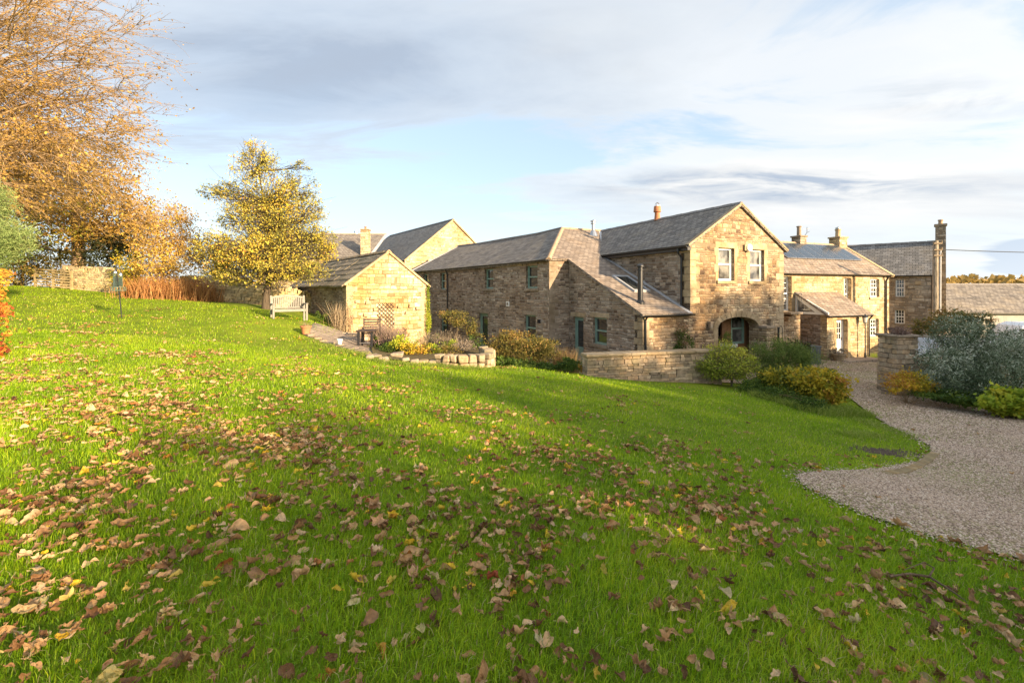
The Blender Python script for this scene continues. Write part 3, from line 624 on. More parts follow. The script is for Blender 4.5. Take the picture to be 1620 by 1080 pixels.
for side in (0,1):
    nrow=6
    for r in range(nrow):
        x0=-.22+(gw/2+.22)*r/nrow; x1=-.22+(gw/2+.22)*(r+1)/nrow+.1
        y=-.06
        while y<ln:
            w_=rnd.uniform(.5,.95); y1=min(y+w_,ln+.1)
            def Q(x,yy,h):
                xx=x if side==0 else gw-x
                return FG.P(xx,yy,sz+ss*min(x,gw/2)+h)
            j=rnd.uniform(-.012,.012); dx=rnd.uniform(-.03,.03)
            xe=min(x1,gw/2)
            rb.hexa([Q(x0+dx,y+.01,.035+j),Q(x0+dx,y1-.01,.035+j),Q(xe,y1-.01,-.01+j),Q(xe,y+.01,-.01+j),Q(x0+dx,y+.01,.105+j),Q(x0+dx,y1-.01,.105+j),Q(xe,y1-.01,.06+j),Q(xe,y+.01,.06+j)])
            y=y1
bd(rb,'roof',M['slab'],S_)
ridge_tiles(FG.P(gw/2,-.06,sa+.08),FG.P(gw/2,ln,sa+.08),S_,'dressed' if 'dressed' in M else 'ridge',.15,.5,.06)
for s_ in (0,1):
    xa=-.14 if s_==0 else gw+.14
    bd(MB().slab([FG.P(gw/2,-.09,sa+.1),FG.P(gw/2,.16,sa+.1),FG.P(xa,.16,sz+ss*-.14+.1),FG.P(xa,-.09,sz+ss*-.14+.1)],.09),'verge',M['dressed_warm'],S_)
# protruding through-stones
m=MB()
for x,z in ((.5,-.5),(1.0,-.55),(1.35,-.9),(2.6,-.8),(.9,-1.15),(1.6,-1.5),(3.2,-.75),(3.6,-.9),(2.4,-1.6),(1.2,-.35),(3.0,-1.1)):
    p=FG.P(x,-.03,z); m.stone(p,(.22,.16,.14),a)
bd(m,'through_stone',M['dressed_warm'],S_)
# ---- barn behind (left of the wing) with cross wing
w2=Vector((-.59,.807,0)).normalized(); n2=Vector((.807,.59,0)).normalized()
ap=Vector((-5.45,42,0)); hb=4.7; FB2=Fr(ap-n2*hb,n2)
T_=root('stone_barn',(-5.45,42,-3.4),'tall stone barn behind with sunlit gable and dark slate roof','barn')
az=6.5; be=2.6
bd(MB().wall(FB2,0,[(0,-4),(2*hb,-4),(2*hb,be),(hb,az),(0,be)],[],.5),'wall',M['stone_cott'],T_)
def RB(x,y): return FB2.P(x,y,be+(az-be)/hb*(x if x<=hb else 2*hb-x)+.1)
bd(MB().slab([RB(-.1,-.1),RB(hb,-.1),RB(hb,16),RB(-.1,16)],.12),'roof',M['slate_blue'],T_)
bd(MB().slab([RB(2*hb+.1,-.1),RB(hb,-.1),RB(hb,16),RB(2*hb+.1,16)],.12),'roof',M['slate_blue'],T_)
bd(MB().wall(Fr(FB2.P(0,16,0),-FB2.n),0,[(0,-4),(15.5,-4),(15.5,be),(0,be)],[],.4),'wall',M['stone_wing'],T_)
ridge_tiles(RB(hb,-.1),RB(hb,15.5),T_,'ridge_grey')
for x in (-.1,2*hb+.1):
    bd(MB().slab([RB(hb,-.14)+up,RB(hb,.14)+up,RB(x,.14)+up,RB(x,-.14)+up],.12),'verge',M['dressed_warm'],T_)
# cross wing of the barn: slope faces the garden
X_=root('slate_roofed_house',(-18,46,-3),'house with a low slate roof and square stone chimney left of the tall barn','house')
p1=W(540,405,40);
FX=Fr((-23,41,0),(1,0.02))
xe,xr=2.95,5.6
bd(MB().wall(FX,0,[(0,-4),(14.0,-4),(14.0,xe),(0,xe)],[],.4),'wall',M['stone_cott'],X_)
def RX(a,b): return FX.P(a,b,xe+(xr-xe)/4.5*b+.1)
bd(MB().slab([RX(0,-.15),RX(10.15,-.15),RX(10.5,4.5),RX(0,4.5)],.12),'roof',M['slate'],X_)
ridge_tiles(RX(0,4.5),RX(10.5,4.5),X_,'ridge')
v0=RX(9.95,-.15)+up;v1=RX(10.25,-.15)+up*1.5;v2=RX(10.65,4.5)+up*1.5;v3=RX(10.35,4.5)+up
bd(MB().slab([v0,v1,v2,v3],.03),'valley_flashing',M['lead'],X_)
chimney(FX,9.2,9.9,.3,1.0,2.6,5.55,X_,[(9.55,.65,.25,.1,'terra')])
for x,mt in ((7.3,'steel'),(7.9,'terra')):
    bd(MB().lathe(FX.P(x,5,5.3),[(.2,0),(.16,.6),(.2,.62),(.2,.75)],10),'chimney_pot',M[mt],X_)
# ================================================================== ground, drive, grass, leaves
def inpoly(x,y,P):
    c=np.zeros(len(x),bool); n=len(P)
    for i in range(n):
        x0,y0=P[i][0],P[i][1]; x1,y1=P[i-1][0],P[i-1][1]
        m=((y0>y)!=(y1>y)); xx=(x1-x0)*(y-y0)/((y1-y0) if y1!=y0 else 1e-9)+x0
        c^=(m&(x<xx))
    return c
def smoothpoly(P,k=6):
    P=[Vector((p[0],p[1])) for p in P]; n=len(P); out=[]
    for i in range(n-1):
        p0,p1,p2,p3=P[max(i-1,0)],P[i],P[i+1],P[min(i+2,n-1)]
        for j in range(k):
            t_=j/k; out.append(.5*((2*p1)+(p2-p0)*t_+(2*p0-5*p1+4*p2-p3)*t_*t_+(3*p1-p0-3*p2+p3)*t_**3))
    out.append(P[-1]); return out
def sheet(name,poly,step,off,mat,kind='structure',zf=None):
    poly=[Vector((p[0],p[1])) for p in poly]; xs=[p.x for p in poly]; ys=[p.y for p in poly]
    gx=np.arange(min(xs),max(xs),step); gy=np.arange(min(ys),max(ys),step); X,Y=np.meshgrid(gx,gy); X=X.ravel();Y=Y.ravel()
    X=X+RS.uniform(-.2,.2,len(X))*step; Y=Y+RS.uniform(-.2,.2,len(Y))*step
    ins=inpoly(X,Y,poly); pts=poly+[Vector((a,b)) for a,b in zip(X[ins],Y[ins])]; n=len(poly)
    v,e,f,_,_,_=delaunay_2d_cdt(pts,[(i,(i+1)%n) for i in range(n)],[],1,1e-5)
    vx=np.array([p.x for p in v]);vy=np.array([p.y for p in v]); z=(zf(vx,vy) if zf else ground(vx,vy))+off
    fs=np.array([tuple(q) for q in f if len(q)==3])
    o=mk(name,np.stack([vx,vy,z],1),fs,mat,smooth=True)
    return tag(o,kind=kind)
def graded(a,b,fine0,fine1,step,far):
    mid=list(np.arange(fine0,fine1+1e-6,step)); out=[];x=fine0;s=step
    while x>a: s*=1.25; x-=s; out.append(x)
    out=out[::-1]; x=fine1; s=step; r=[]
    while x<b: s*=1.25; x+=s; r.append(x)
    return np.array(out+mid+r)
gx=graded(-900,900,-34,36,.22,1); gy=graded(-500,1100,-3,34,.22,1)
X,Y=np.meshgrid(gx,gy); nx,ny=len(gx),len(gy)
Zt=ground(X.ravel(),Y.ravel())
idx=np.arange(nx*ny).reshape(ny,nx)
fs=np.stack([idx[:-1,:-1].ravel(),idx[:-1,1:].ravel(),idx[1:,1:].ravel(),idx[1:,:-1].ravel()],1)
def m_ground():
    s=NT('turf'); co=s.n('ShaderNodeTexCoord').outputs['Object']
    n1=noise(s,co,.9,6,.6); n2=noise(s,co,9,5,.7); n3=noise(s,co,60,3,.6)
    c=s.ramp(n1,[(.3,(.10,.16,.012)),(.55,(.17,.23,.016)),(.75,(.22,.25,.03))])
    c=s.mix(.8,c,s.ramp(n2,[(.3,(.55,.55,.5)),(.7,(1.4,1.3,1.2))]),'MULTIPLY')
    c=s.mix(s.ramp(n3,[(.55,(0,0,0)),(.75,(.5,.5,.5))]),c,(.10,.07,.035))
    return s.out(c,.95,n3,.8,.02,.1)
tag(mk('ground',np.stack([X.ravel(),Y.ravel(),Zt],1),fs,m_ground(),smooth=True),kind='structure')
# drive outline (world positions)
edge_px=[(1205,592),(1250,592),(1300,602),(1338,628),(1372,652),(1404,673),(1437,688),(1462,701),(1473,713),(1460,728),(1425,738),(1385,744),(1330,748),(1290,750),(1264,756),(1270,770),(1308,790),(1355,812),(1405,831),(1450,846),(1510,863),(1570,879),(1640,900)]
edge=[G(*p) for p in edge_px]
edge_s=smoothpoly(edge,6)
jr=random.Random(5)
edge_s=[p+Vector((jr.uniform(-.025,.025),jr.uniform(-.03,.03))) for p in edge_s]
last=edge[-1]
drive=edge_s+[Vector((last.x+1.2,last.y-.9)),Vector((last.x+3.5,last.y-2.8)),Vector((12,-4)),Vector((24,-4)),Vector((24,9)),Vector((14.6,10.9))]+[G(1640,660).xy,G(1560,650).xy,G(1480,634).xy,G(1452,627).xy]+[Vector((14.2,17.5)),Vector((17,20.5)),Vector((25,23)),Vector((33,26.5)),Vector((33,29)),Vector((23,30.5)),Vector((14,27)),Vector((8,22)),Vector((1.5,23.0)),Vector((-4,31)),Vector((-6,34)),Vector((-8,34)),Vector((-3.5,24.5)),Vector((-1.0,21.5)),Vector((1.2,18.5)),Vector((2.0,15.9)),Vector((6.5,16.4)),Vector((8.3,16.3))]
def m_gravel():
    s=NT('gravel'); co=s.n('ShaderNodeTexCoord').outputs['Object']
    v=s.n('ShaderNodeTexVoronoi',_voronoi_dimensions='3D',Scale=38,Vector=co); sep=s.n('ShaderNodeSeparateColor',Color=v.outputs['Color'])
    c=s.ramp(sep.outputs[0],[(0,(.27,.19,.13)),(.35,(.43,.32,.225)),(.65,(.54,.41,.295)),(1,(.68,.54,.41))])
    big=noise(s,co,.45,4,.6); c=s.mix(1,c,s.ramp(big,[(.35,(.72,.68,.62)),(.65,(1.1,1.08,1.05))]),'MULTIPLY')
    g=s.n('ShaderNodeMapping',Vector=co,Scale=(.4,.5,1)).outputs[0]
    m=s.math('MULTIPLY',s.ramp(noise(s,g,1.3,5,.65),[(.40,(0,0,0)),(.54,(1,1,1))]),s.ramp(noise(s,co,11,4,.6),[(.32,(0,0,0)),(.56,(.85,.85,.85))]))
    c=s.mix(m,c,(.22,.24,.06))
    rut=s.ramp(noise(s,s.n('ShaderNodeMapping',Vector=co,Rotation=(0,0,-.75),Scale=(.35,1.3,1)).outputs[0],.8,3,.5),[(.35,(.82,.78,.73)),(.6,(1.08,1.07,1.04))]); c=s.mix(1,c,rut,'MULTIPLY')
    d=s.ramp(v.outputs['Distance'],[(.0,(1,1,1)),(.6,(.25,.25,.25))]); c=s.mix(.3,c,d,'MULTIPLY')
    h=s.math('SUBTRACT',1,v.outputs['Distance'])
    return s.out(c,.9,h,.9,.02,.15)
M['gravel']=m_gravel()
sheet('gravel_drive',drive,.3,.035,M['gravel'])
drv=[(p.x,p.y) for p in [Vector((q[0],q[1])) for q in drive]]
# loose stones of the drive, near part
def rockmesh(P,size,flat=.6):
    n=len(P); base=np.array([(1,0,0),(0,1,0),(-1,0,0),(0,-1,0),(0,0,1)],float)
    f=np.array([(0,1,4),(1,2,4),(2,3,4),(3,0,4)])
    v=base[None]*size[:,None,None]*RS.uniform(.6,1.3,(n,5,1)); v[:,:,2]*=flat
    a=RS.uniform(0,6.28,n); ca,sa=np.cos(a)[:,None],np.sin(a)[:,None]
    x=v[:,:,0]*ca-v[:,:,1]*sa; y=v[:,:,0]*sa+v[:,:,1]*ca; v=np.stack([x,y,v[:,:,2]],2)+P[:,None]
    return v.reshape(-1,3),(f[None]+np.arange(n)[:,None,None]*5).reshape(-1,3)
n=420000; yy=RS.uniform(2,25,n); xx=RS.uniform(.3,1.2+2.0/yy,n)*yy
keep=inpoly(xx,yy,drv)&(RS.rand(n)<np.clip((8/yy)**1.2,.22,1)); xx,yy=xx[keep],yy[keep]
es_=np.array([[p.x,p.y] for p in edge_s[30:]]); ii=RS.randint(0,len(es_),1500); st_=es_[ii]+RS.normal(0,.09,(1500,2)); xx=np.concatenate([xx,st_[:,0]]); yy=np.concatenate([yy,st_[:,1]])
P=np.stack([xx,yy,ground(xx,yy)+.036],1); sz_=RS.uniform(.005,.013,len(P))*np.clip(yy/6,1,2.0)
v,f=rockmesh(P,sz_); tn=np.repeat(RS.rand(len(P)),5)
s=NT('pebble'); at=s.n('ShaderNodeAttribute',_attribute_name='tint').outputs['Fac']
mp=s.out(s.ramp(at,[(0,(.12,.08,.055)),(.3,(.29,.205,.15)),(.6,(.47,.34,.25)),(.85,(.56,.43,.33)),(1,(.66,.55,.43))]),.85,spec=.2)
tag(mk('gravel',v,f,mp,attr=tn),'loose grey and pink gravel on the drive','gravel',kind='stuff')
# scattered stones outside of the drive edge too
# lawn outline
far_px=[(-120,452),(0,452),(50,453),(110,458),(190,466),(250,472),(330,479),(400,488),(440,497),(500,507),(540,520),(530,532),(482,531),(500,541),(530,549),(568,558),(600,570),(690,576),(757,582),(800,580),(860,584),(925,594),(945,597),(1100,610),(1150,616),(1180,612),(1240,618),(1300,624),(1345,622),(1338,626)]
lawn=[G(*p).xy for p in far_px]+[Vector((p.x,p.y)) for p in edge_s[6*3+1:]]+[Vector((last.x+1,last.y-.8)),Vector((6.6,.3)),Vector((-4,.3)),Vector((-18,4))]
lawn=[(p[0],p[1]) for p in lawn]
# worn bare patches of soil on the bank
bare=[(G(1398,716),.26),(G(1418,712),.2),(G(1380,718),.16)]
def blades(n,y0,y1,h,w,seg2,xr=1.2):
    yy=np.sqrt(RS.uniform(y0*y0,y1*y1,n)); xx=RS.uniform(-xr,xr,n)*yy
    k=inpoly(xx,yy,lawn)
    for c,r in bare: k&=((xx-c.x)**2+((yy-c.y)*.8)**2 > (r*RS.uniform(.5,1.2,n))**2)
    xx,yy=xx[k],yy[k]; n=len(xx)
    base=np.stack([xx,yy,ground(xx,yy)-.004],1)
    tuft=.75+.45*np.sin(xx*2.3+np.sin(yy*3.1))*np.sin(yy*2.1+1.3*np.sin(xx*1.7))+.18*np.sin(xx*9)*np.sin(yy*11)
    hh=h*RS.uniform(.5,1.25,n)*(.75+.4*tuft); 
    a=RS.uniform(0,6.28,n); lean=RS.uniform(.1,.95,n)*hh
    wind=(.25*hh); ld=np.stack([np.cos(a)*lean+wind*.6,np.sin(a)*lean-wind*.2],1)
    b=a+1.57+RS.uniform(-.6,.6,n); wv=np.stack([np.cos(b)*w*.5,np.sin(b)*w*.5,np.zeros(n)],1)*RS.uniform(.6,1.3,n)[:,None]
    pat=np.sin(xx*.9+1.3*np.sin(yy*.55))*np.sin(yy*.8+1.1*np.sin(xx*.6+2))+.6*np.sin(xx*2.6+2*np.sin(yy*1.4))*np.sin(yy*2.2+1.5*np.sin(xx*1.9))
    tint=np.clip(.45+.22*(tuft-.75)+.10*pat+RS.normal(0,.15,n),0,1); dryp=(pat>.75)&(RS.rand(n)<.10); tint[dryp]=.97
    dry=RS.rand(n)<.035; tint[dry]=1.0
    top=base+np.stack([ld[:,0],ld[:,1],np.sqrt(np.maximum(hh**2-lean**2*.6,.0001))],1)
    if seg2:
        mid=base+np.stack([ld[:,0]*.3,ld[:,1]*.3,hh*.55],1)
        v=np.stack([base-wv,base+wv,mid-wv*.8,mid+wv*.8,top],1); f=np.array([(0,1,3),(0,3,2),(2,3,4)]); k=5
    else:
        v=np.stack([base-wv,base+wv,top],1); f=np.array([(0,1,2)]); k=3
    return v.reshape(-1,3),(f[None]+np.arange(n)[:,None,None]*k).reshape(-1,3),np.repeat(tint,k)
parts=[blades(175000,.9,3.4,.058,.0042,1,1.9),blades(165000,3.4,6.5,.055,.0065,1,1.6),blades(165000,6.5,13,.058,.012,0,1.3),blades(110000,13,34,.07,.024,0)]
def merge(parts):
    vs,fs,ts=[],[],[];o=0
    for v,f,t_ in parts: vs.append(v);fs.append(f+o);ts.append(t_);o+=len(v)
    return np.concatenate(vs),np.concatenate(fs),np.concatenate(ts)
v,f,t_=merge(parts)
mg=m_leaf('grass_blade',[(0,(.075,.155,.004)),(.35,(.205,.355,.008)),(.6,(.35,.49,.012)),(.85,(.53,.57,.025)),(.95,(.45,.44,.07)),(1,(.55,.45,.22))],.45,.5,.3)
tag(mk('grass',v,f,mg,attr=t_),'green autumn lawn grass','grass',kind='stuff')
# ---- fallen leaves
def leaf_templates():
    T=[]; r=random.Random(11)
    for k in range(10):
        maple = k>=5; n=10; vs=[];fs=[]
        if maple:
            N=20; curl=r.uniform(.5,2.2); tw=r.uniform(-.6,.6)
            rad=[ .28+.22*abs(math.cos(2.5*(2*math.pi*i/N)))**1.5+(.06 if i%4==0 else 0) for i in range(N)]
            P=[(0,0)]+[(rad[i]*.5*math.cos(2*math.pi*i/N),rad[i]*.5*math.sin(2*math.pi*i/N)) for i in range(N)]+[(rad[i]*math.cos(2*math.pi*i/N),rad[i]*math.sin(2*math.pi*i/N)) for i in range(N)]
            roll=r.uniform(3.0,7.0); r2=r.uniform(1.5,4)
            for x,y in P:
                yy_=math.sin(y*roll)/roll; z_=(1-math.cos(y*roll))/roll; xx_=math.sin((x+.2*z_)*r2)/r2; z_+=(1-math.cos(x*r2))/r2*(.6 if k%2 else -.5)
                vs.append([xx_+.03*math.sin(13*y+k),yy_+.04*math.sin(11*x+k),z_+.05*math.sin(14*x+k)*math.sin(12*y+1)])
            for i in range(N):
                j=(i+1)%N; fs+= [(0,1+i,1+j)]; fs+=[(1+i,1+N+i,1+N+j),(1+i,1+N+j,1+j)]
        else:
            m=8; w_=r.uniform(.3,.45); roll=r.uniform(2.5,6.5); bend=r.uniform(-.9,.9)
            for i in range(m+1):
                t=i/m; ww_=w_*math.sin(math.pi*min(max(t,.04),.97))**.7*(1+.15*math.sin(9*t+k))
                for j in range(5):
                    s_=(j-2)/2; q=s_*ww_*roll
                    R_=1/roll; vs.append([t-.5,R_*math.sin(q)+.08*math.sin(5*t+k),R_*(1-math.cos(q))+bend*(t-.5)**2*.9+.04*math.sin(11*t+2*j)])
            for i in range(m):
                for j in range(4):
                    a=i*5+j; fs+=[(a,a+1,a+6),(a,a+6,a+5)]
        # stalk
        o=len(vs); x0=-.5 if not maple else -.30
        z0=vs[0][2] if not maple else .1
        for i in range(4): 
            x=x0-.12*i; vs+= [[x,-.010,z0+.05*math.sin(i)],[x,.010,z0+.05*math.sin(i)]]
        for i in range(3): a=o+2*i; fs+=[(a,a+1,a+3),(a,a+3,a+2)]
        v=np.array(vs); v+=np.random.RandomState(50+k).normal(0,.026,v.shape)*np.array([.6,.6,1.6]); v[:,2]-=v[:,2].min(); T.append((v,np.array(fs)))
    return T
LT=leaf_templates()
def m_fallen():
    s=NT('fallen_leaf'); a=s.n('ShaderNodeAttribute',_attribute_name='tint').outputs['Fac']
    oi=s.n('ShaderNodeObjectInfo').outputs['Random']
    co=s.n('ShaderNodeTexCoord').outputs['Object']
    fac=s.math('FRACT',s.math('ADD',a,oi))
    col=s.ramp(fac,[(0,(.12,.055,.022)),(.18,(.23,.115,.05)),(.42,(.42,.235,.10)),(.62,(.55,.34,.16)),(.80,(.66,.46,.26)),(.86,(.42,.15,.04)),(.91,(.50,.42,.22)),(.945,(.62,.42,.04)),(.985,(.68,.46,.03)),(1,(.30,.07,.03))])
    n=noise(s,co,45,3,.6); col=s.mix(.8,col,s.ramp(n,[(.3,(.6,.6,.6)),(.7,(1.25,1.25,1.25))]),'MULTIPLY')
    return s.out(col,.6,n,.3,.003,.3,extra=lambda s,sh: leafy(s,sh,.22,col))
MF=m_fallen()
def scatter():
    pts=[]
    def dens(x,y):
        d=1.0
        u_=x-.15*y
        if u_>0: d*=max(.10,1-u_/4.2)
        if x>3.2: d*=.8
        if y>7: d*=max(.10,1-(y-7)/8)
        if x<-1 : d*=1.1
        if x>-.3*y and y>6: d*=.5
        d*=.42+1.0*max(0,math.sin(x*1.9+1.2*math.sin(y*1.3))*math.sin(y*1.7+math.sin(x*1.1)))**.7
        return d
    r=random.Random(21)
    while len(pts)<7800:
        y=math.sqrt(r.uniform(1.3**2,19**2)); 
        if r.random()<.25: y=r.uniform(1.4,7)
        x=r.uniform(-1.16,1.16)*y
        if r.random()>dens(x,y): continue
        k=1 if r.random()<.32 else int(r.expovariate(1/11.))+2; sp=.045+.018*k**.75
        an=r.uniform(0,3.14)
        for i in range(min(k,34)):
            g1,g2=r.gauss(0,sp*1.5),r.gauss(0,sp*.7)
            pts.append((x+g1*math.cos(an)-g2*math.sin(an),y+g1*math.sin(an)+g2*math.cos(an)))
    return pts
lp=np.array(scatter()); k=inpoly(lp[:,0],lp[:,1],lawn); lp=lp[k&(lp[:,1]>1.25)]
# a drift of leaves along the notch of the bank
ex=np.array([[G(px,py).x,G(px,py).y] for px,py in [(1290+RS.normal(0,9),738+RS.normal(0,5)) for _ in range(16)]+[(1340+RS.uniform(-30,45),728+RS.normal(0,5)) for _ in range(16)]])
lp=np.concatenate([lp,ex])
dr_=np.stack([RS.uniform(3,14,900),RS.uniform(4,20,900)],1); dr_=dr_[inpoly(dr_[:,0],dr_[:,1],drv)][:90]; lp=np.concatenate([lp,dr_])
order=np.argsort(lp[:,1]); lp=lp[order]
acc=[];cnt=0;r=random.Random(4)
lg=ground(lp[:,0],lp[:,1])
tmpl=[]
for k,(v,f) in enumerate(LT):
    for c in range(3):
        me=bpy.data.meshes.new('fallen_leaf'); me.from_pydata([tuple(p) for p in v],[],[tuple(q) for q in f]); 
        a=me.attributes.new('tint','FLOAT','POINT'); a.data.foreach_set('value',np.full(len(v),c*.33,np.float32)); me.materials.append(MF)
        tmpl.append(me)
LBL='crumpled dry brown autumn leaf lying on the grass in the foreground'
inview=np.abs(lp[:,0])<1.12*lp[:,1]
for i,(x,y) in enumerate(lp):
    kt=r.choices(range(10),[1.3]*5+[.55]*5)[0]; v,f=LT[kt]; size=min(.12,.054*math.exp(r.gauss(0,.32))) if kt<5 else min(.14,.07*math.exp(r.gauss(0,.28)))
    if y<2.4: size*=.9
    rz=r.uniform(0,6.28); rx=r.gauss(0,.75); ry=r.gauss(0,.55)
    z=lg[i]+.018+r.uniform(0,.03)
    if cnt<300 and y>1.55 and inview[i]:
        o=bpy.data.objects.new('fallen_leaf',tmpl[kt*3+r.randrange(3)]); C.objects.link(o); o.location=(x,y,z); o.rotation_euler=(rx,ry,rz); o.scale=(size,)*3
        tag(o,LBL,'leaf','fallen leaves on the lawn'); cnt+=1
    else:
        m=np.array(Matrix.LocRotScale(Vector((x,y,z)),Matrix.Rotation(rz,3,'Z').to_quaternion()@Matrix.Rotation(rx,3,'X').to_quaternion(),Vector((size,)*3)))
        acc.append((v@m[:3,:3].T+m[:3,3],f,np.full(len(v),r.random())))
v,f,t_=merge(acc)
tag(mk('leaf_litter',v,f,MF,attr=t_),'brown fallen leaves scattered across the lawn','leaves',kind='stuff')
# ================================================================== garden walls
rw=random.Random(9)
def drystone(name,label,path,h,w,mat,cat='stone wall',cope=True,step=.28,course=.14):
    """coursed rubble wall along a ground path, real stones proud of a core"""
    P=[Vector((p[0],p[1],p[2] if len(p)>2 else 0)) for p in path]; o=None
    L_=[(P[i+1]-P[i]).length for i in range(len(P)-1)]; tot=sum(L_)
    def at(s):
        for i,l in enumerate(L_):
            if s<=l or i==len(L_)-1:
                k=s/l; q=P[i].lerp(P[i+1],k); d=(P[i+1]-P[i]).to_2d().normalized(); return q,Vector((d.x,d.y,0))
            s-=l
    base=at(tot/2)[0]; base=Vector((base.x,base.y,gz(base.x,base.y)))
    R_=root(name,tuple(base),label,cat); m=MB()
    n=max(2,int(tot/.5))
    for i in range(n):
        p,d=at(tot*i/n); q,_=at(tot*(i+1)/n); nn=Vector((-d.y,d.x,0))*(w*.42)
        z0=min(gz(p.x,p.y),gz(q.x,q.y))-.3
        m.hexa([Vector((v_.x,v_.y,z0)) for v_ in (p-nn,q-nn,q+nn,p+nn)]+[Vector((v_.x,v_.y,t_)) for v_,t_ in ((p-nn,gz(p.x,p.y)+h(0 if n<2 else i/n)-.03),(q-nn,gz(q.x,q.y)+h((i+1)/n)-.03),(q+nn,gz(q.x,q.y)+h((i+1)/n)-.03),(p+nn,gz(p.x,p.y)+h(i/n)-.03))])
    bd(m,'wall_core',M['stone_dry'] if mat!='stone_low' else M['stone_low'],R_)
    m=MB(); s=0
    z=0
    hm=max(h(0),h(.5),h(1))
    while z<hm-.04:
        ch=course*rw.uniform(.75,1.3); s=0
        while s<tot:
            l=step*rw.uniform(.5,1.5); p,d=at(min(s+l/2,tot)); k=min(s/tot,1); ang=math.atan2(d.y,d.x); nn=Vector((-d.y,d.x,0))
            if z+ch*.5<h(k):
                g=gz(p.x,p.y)
                for sd in (-1,1):
                    c=p+nn*sd*(w*.5-.07+rw.uniform(-.015,.02)); m.stone((c.x,c.y,g-.04+z+ch/2),(l*.97,.17,ch*.93),ang,rw,.07)
            s+=l
        z+=ch
    bd(m,'stonework',M[mat+'_b'] if mat+'_b' in M else M[mat],R_,bevel=.008)
    if cope:
        m=MB(); s=0
        while s<tot:
            l=rw.uniform(.10,.2); p,d=at(min(s+l/2,tot)); ang=math.atan2(d.y,d.x); g=gz(p.x,p.y)+h(min(s/tot,1))
            hh=rw.uniform(.18,.3); m.stone((p.x,p.y,g+hh/2-.03),(l*.9,w*.95,hh),ang+rw.uniform(-.15,.15),rw,.14); s+=l
        bd(m,'coping_stone',M[mat+'_b'],R_,bevel=.02)
    return R_
def m_block(name,c,v=.3):
    s=NT(name); g=s.n('ShaderNodeNewGeometry').outputs['Random Per Island']; co=s.n('ShaderNodeTexCoord').outputs['Object']
    col=s.ramp(g,[(0,tuple(q*(1-v) for q in c)),(.4,c),(.7,(c[0]*1.1,c[1]*.98,c[2]*.85)),(1,tuple(min(1,q*(1+v)) for q in c))])
    n=noise(s,co,9,6,.7); col=s.mix(1,col,s.ramp(n,[(.3,(.55,.53,.5)),(.7,(1.2,1.2,1.2))]),'MULTIPLY')
    n2=noise(s,co,1.3,4,.6); col=s.mix(s.ramp(n2,[(.5,(0,0,0)),(.7,(.5,.5,.5))]),col,(c[0]*.6,c[1]*.66,c[2]*.4))
    return s.out(col,.92,n,.6,.02,.12)
M['stone_dry_b']=m_block('drystone_block',(.52,.42,.26)); M['stone_low_b']=m_block('garden_wall_block',(.43,.335,.24),.42)
drystone('field_wall','sunlit dry stone wall with upright coping stones below the tall left trees',[(-26.4,26.9),(-24.1,26.4),(-21.4,25.7)],lambda k:1.12,.5,'stone_dry')
drystone('boundary_wall','shaded dry stone wall behind the bench and yellow tree',[(-18.2,25.2),(-16,24.9),(-13.6,25.2),(-11.0,26.2)],lambda k:1.05-.1*k,.5,'stone_dry')
# low wall with flat coping before the courtyard
def lowwall():
    P0=Vector((2.42,14.6,0)); P1=Vector((7.3,15.85,0)); d=(P1-P0).normalized(); ztop=-2.12
    R_=root('courtyard_wall',(4.8,15.2,-3.3),'low rubble garden wall with flat coping in front of the farmhouse','stone wall')
    fr=Fr(P0,d); Lw=(P1-P0).length; core=MB().box(fr,.05,Lw,.06,.34,-3.9,ztop); bd(core,'wall_core',M['stone_low'],R_)
    m=MB(); z=-3.6
    while z<ztop-.02:
        ch=min(rw.uniform(.07,.16),ztop-z)
        for sd,l_,o_ in ((0,Lw,0),(1,.38,0)):
            s=0
            while s<l_:
                l=min(rw.uniform(.13,.42),l_-s+.02); dep=.12
                c=fr.P(s+l/2,.05+rw.uniform(-.012,.012),z+ch/2) if sd==0 else fr.P(.05+rw.uniform(-.012,.012),s+l/2,z+ch/2)
                m.stone(c,(l*.965,dep,ch*.9) if sd==0 else (dep,l*.965,ch*.9),math.atan2(d.y,d.x),rw,.06); s+=l
        z+=ch
    bd(m,'stonework',M['stone_low_b'],R_,bevel=.006)
    m=MB(); s=-.06
    while s<Lw:
        l=min(rw.uniform(.5,.85),Lw-s+.05); m.box(fr,s+.005,s+l-.005,-.07,.45,ztop+rw.uniform(-.005,.006),ztop+.085); s+=l
    bd(m,'coping',M['dressed'],R_,bevel=.015)
lowwall()
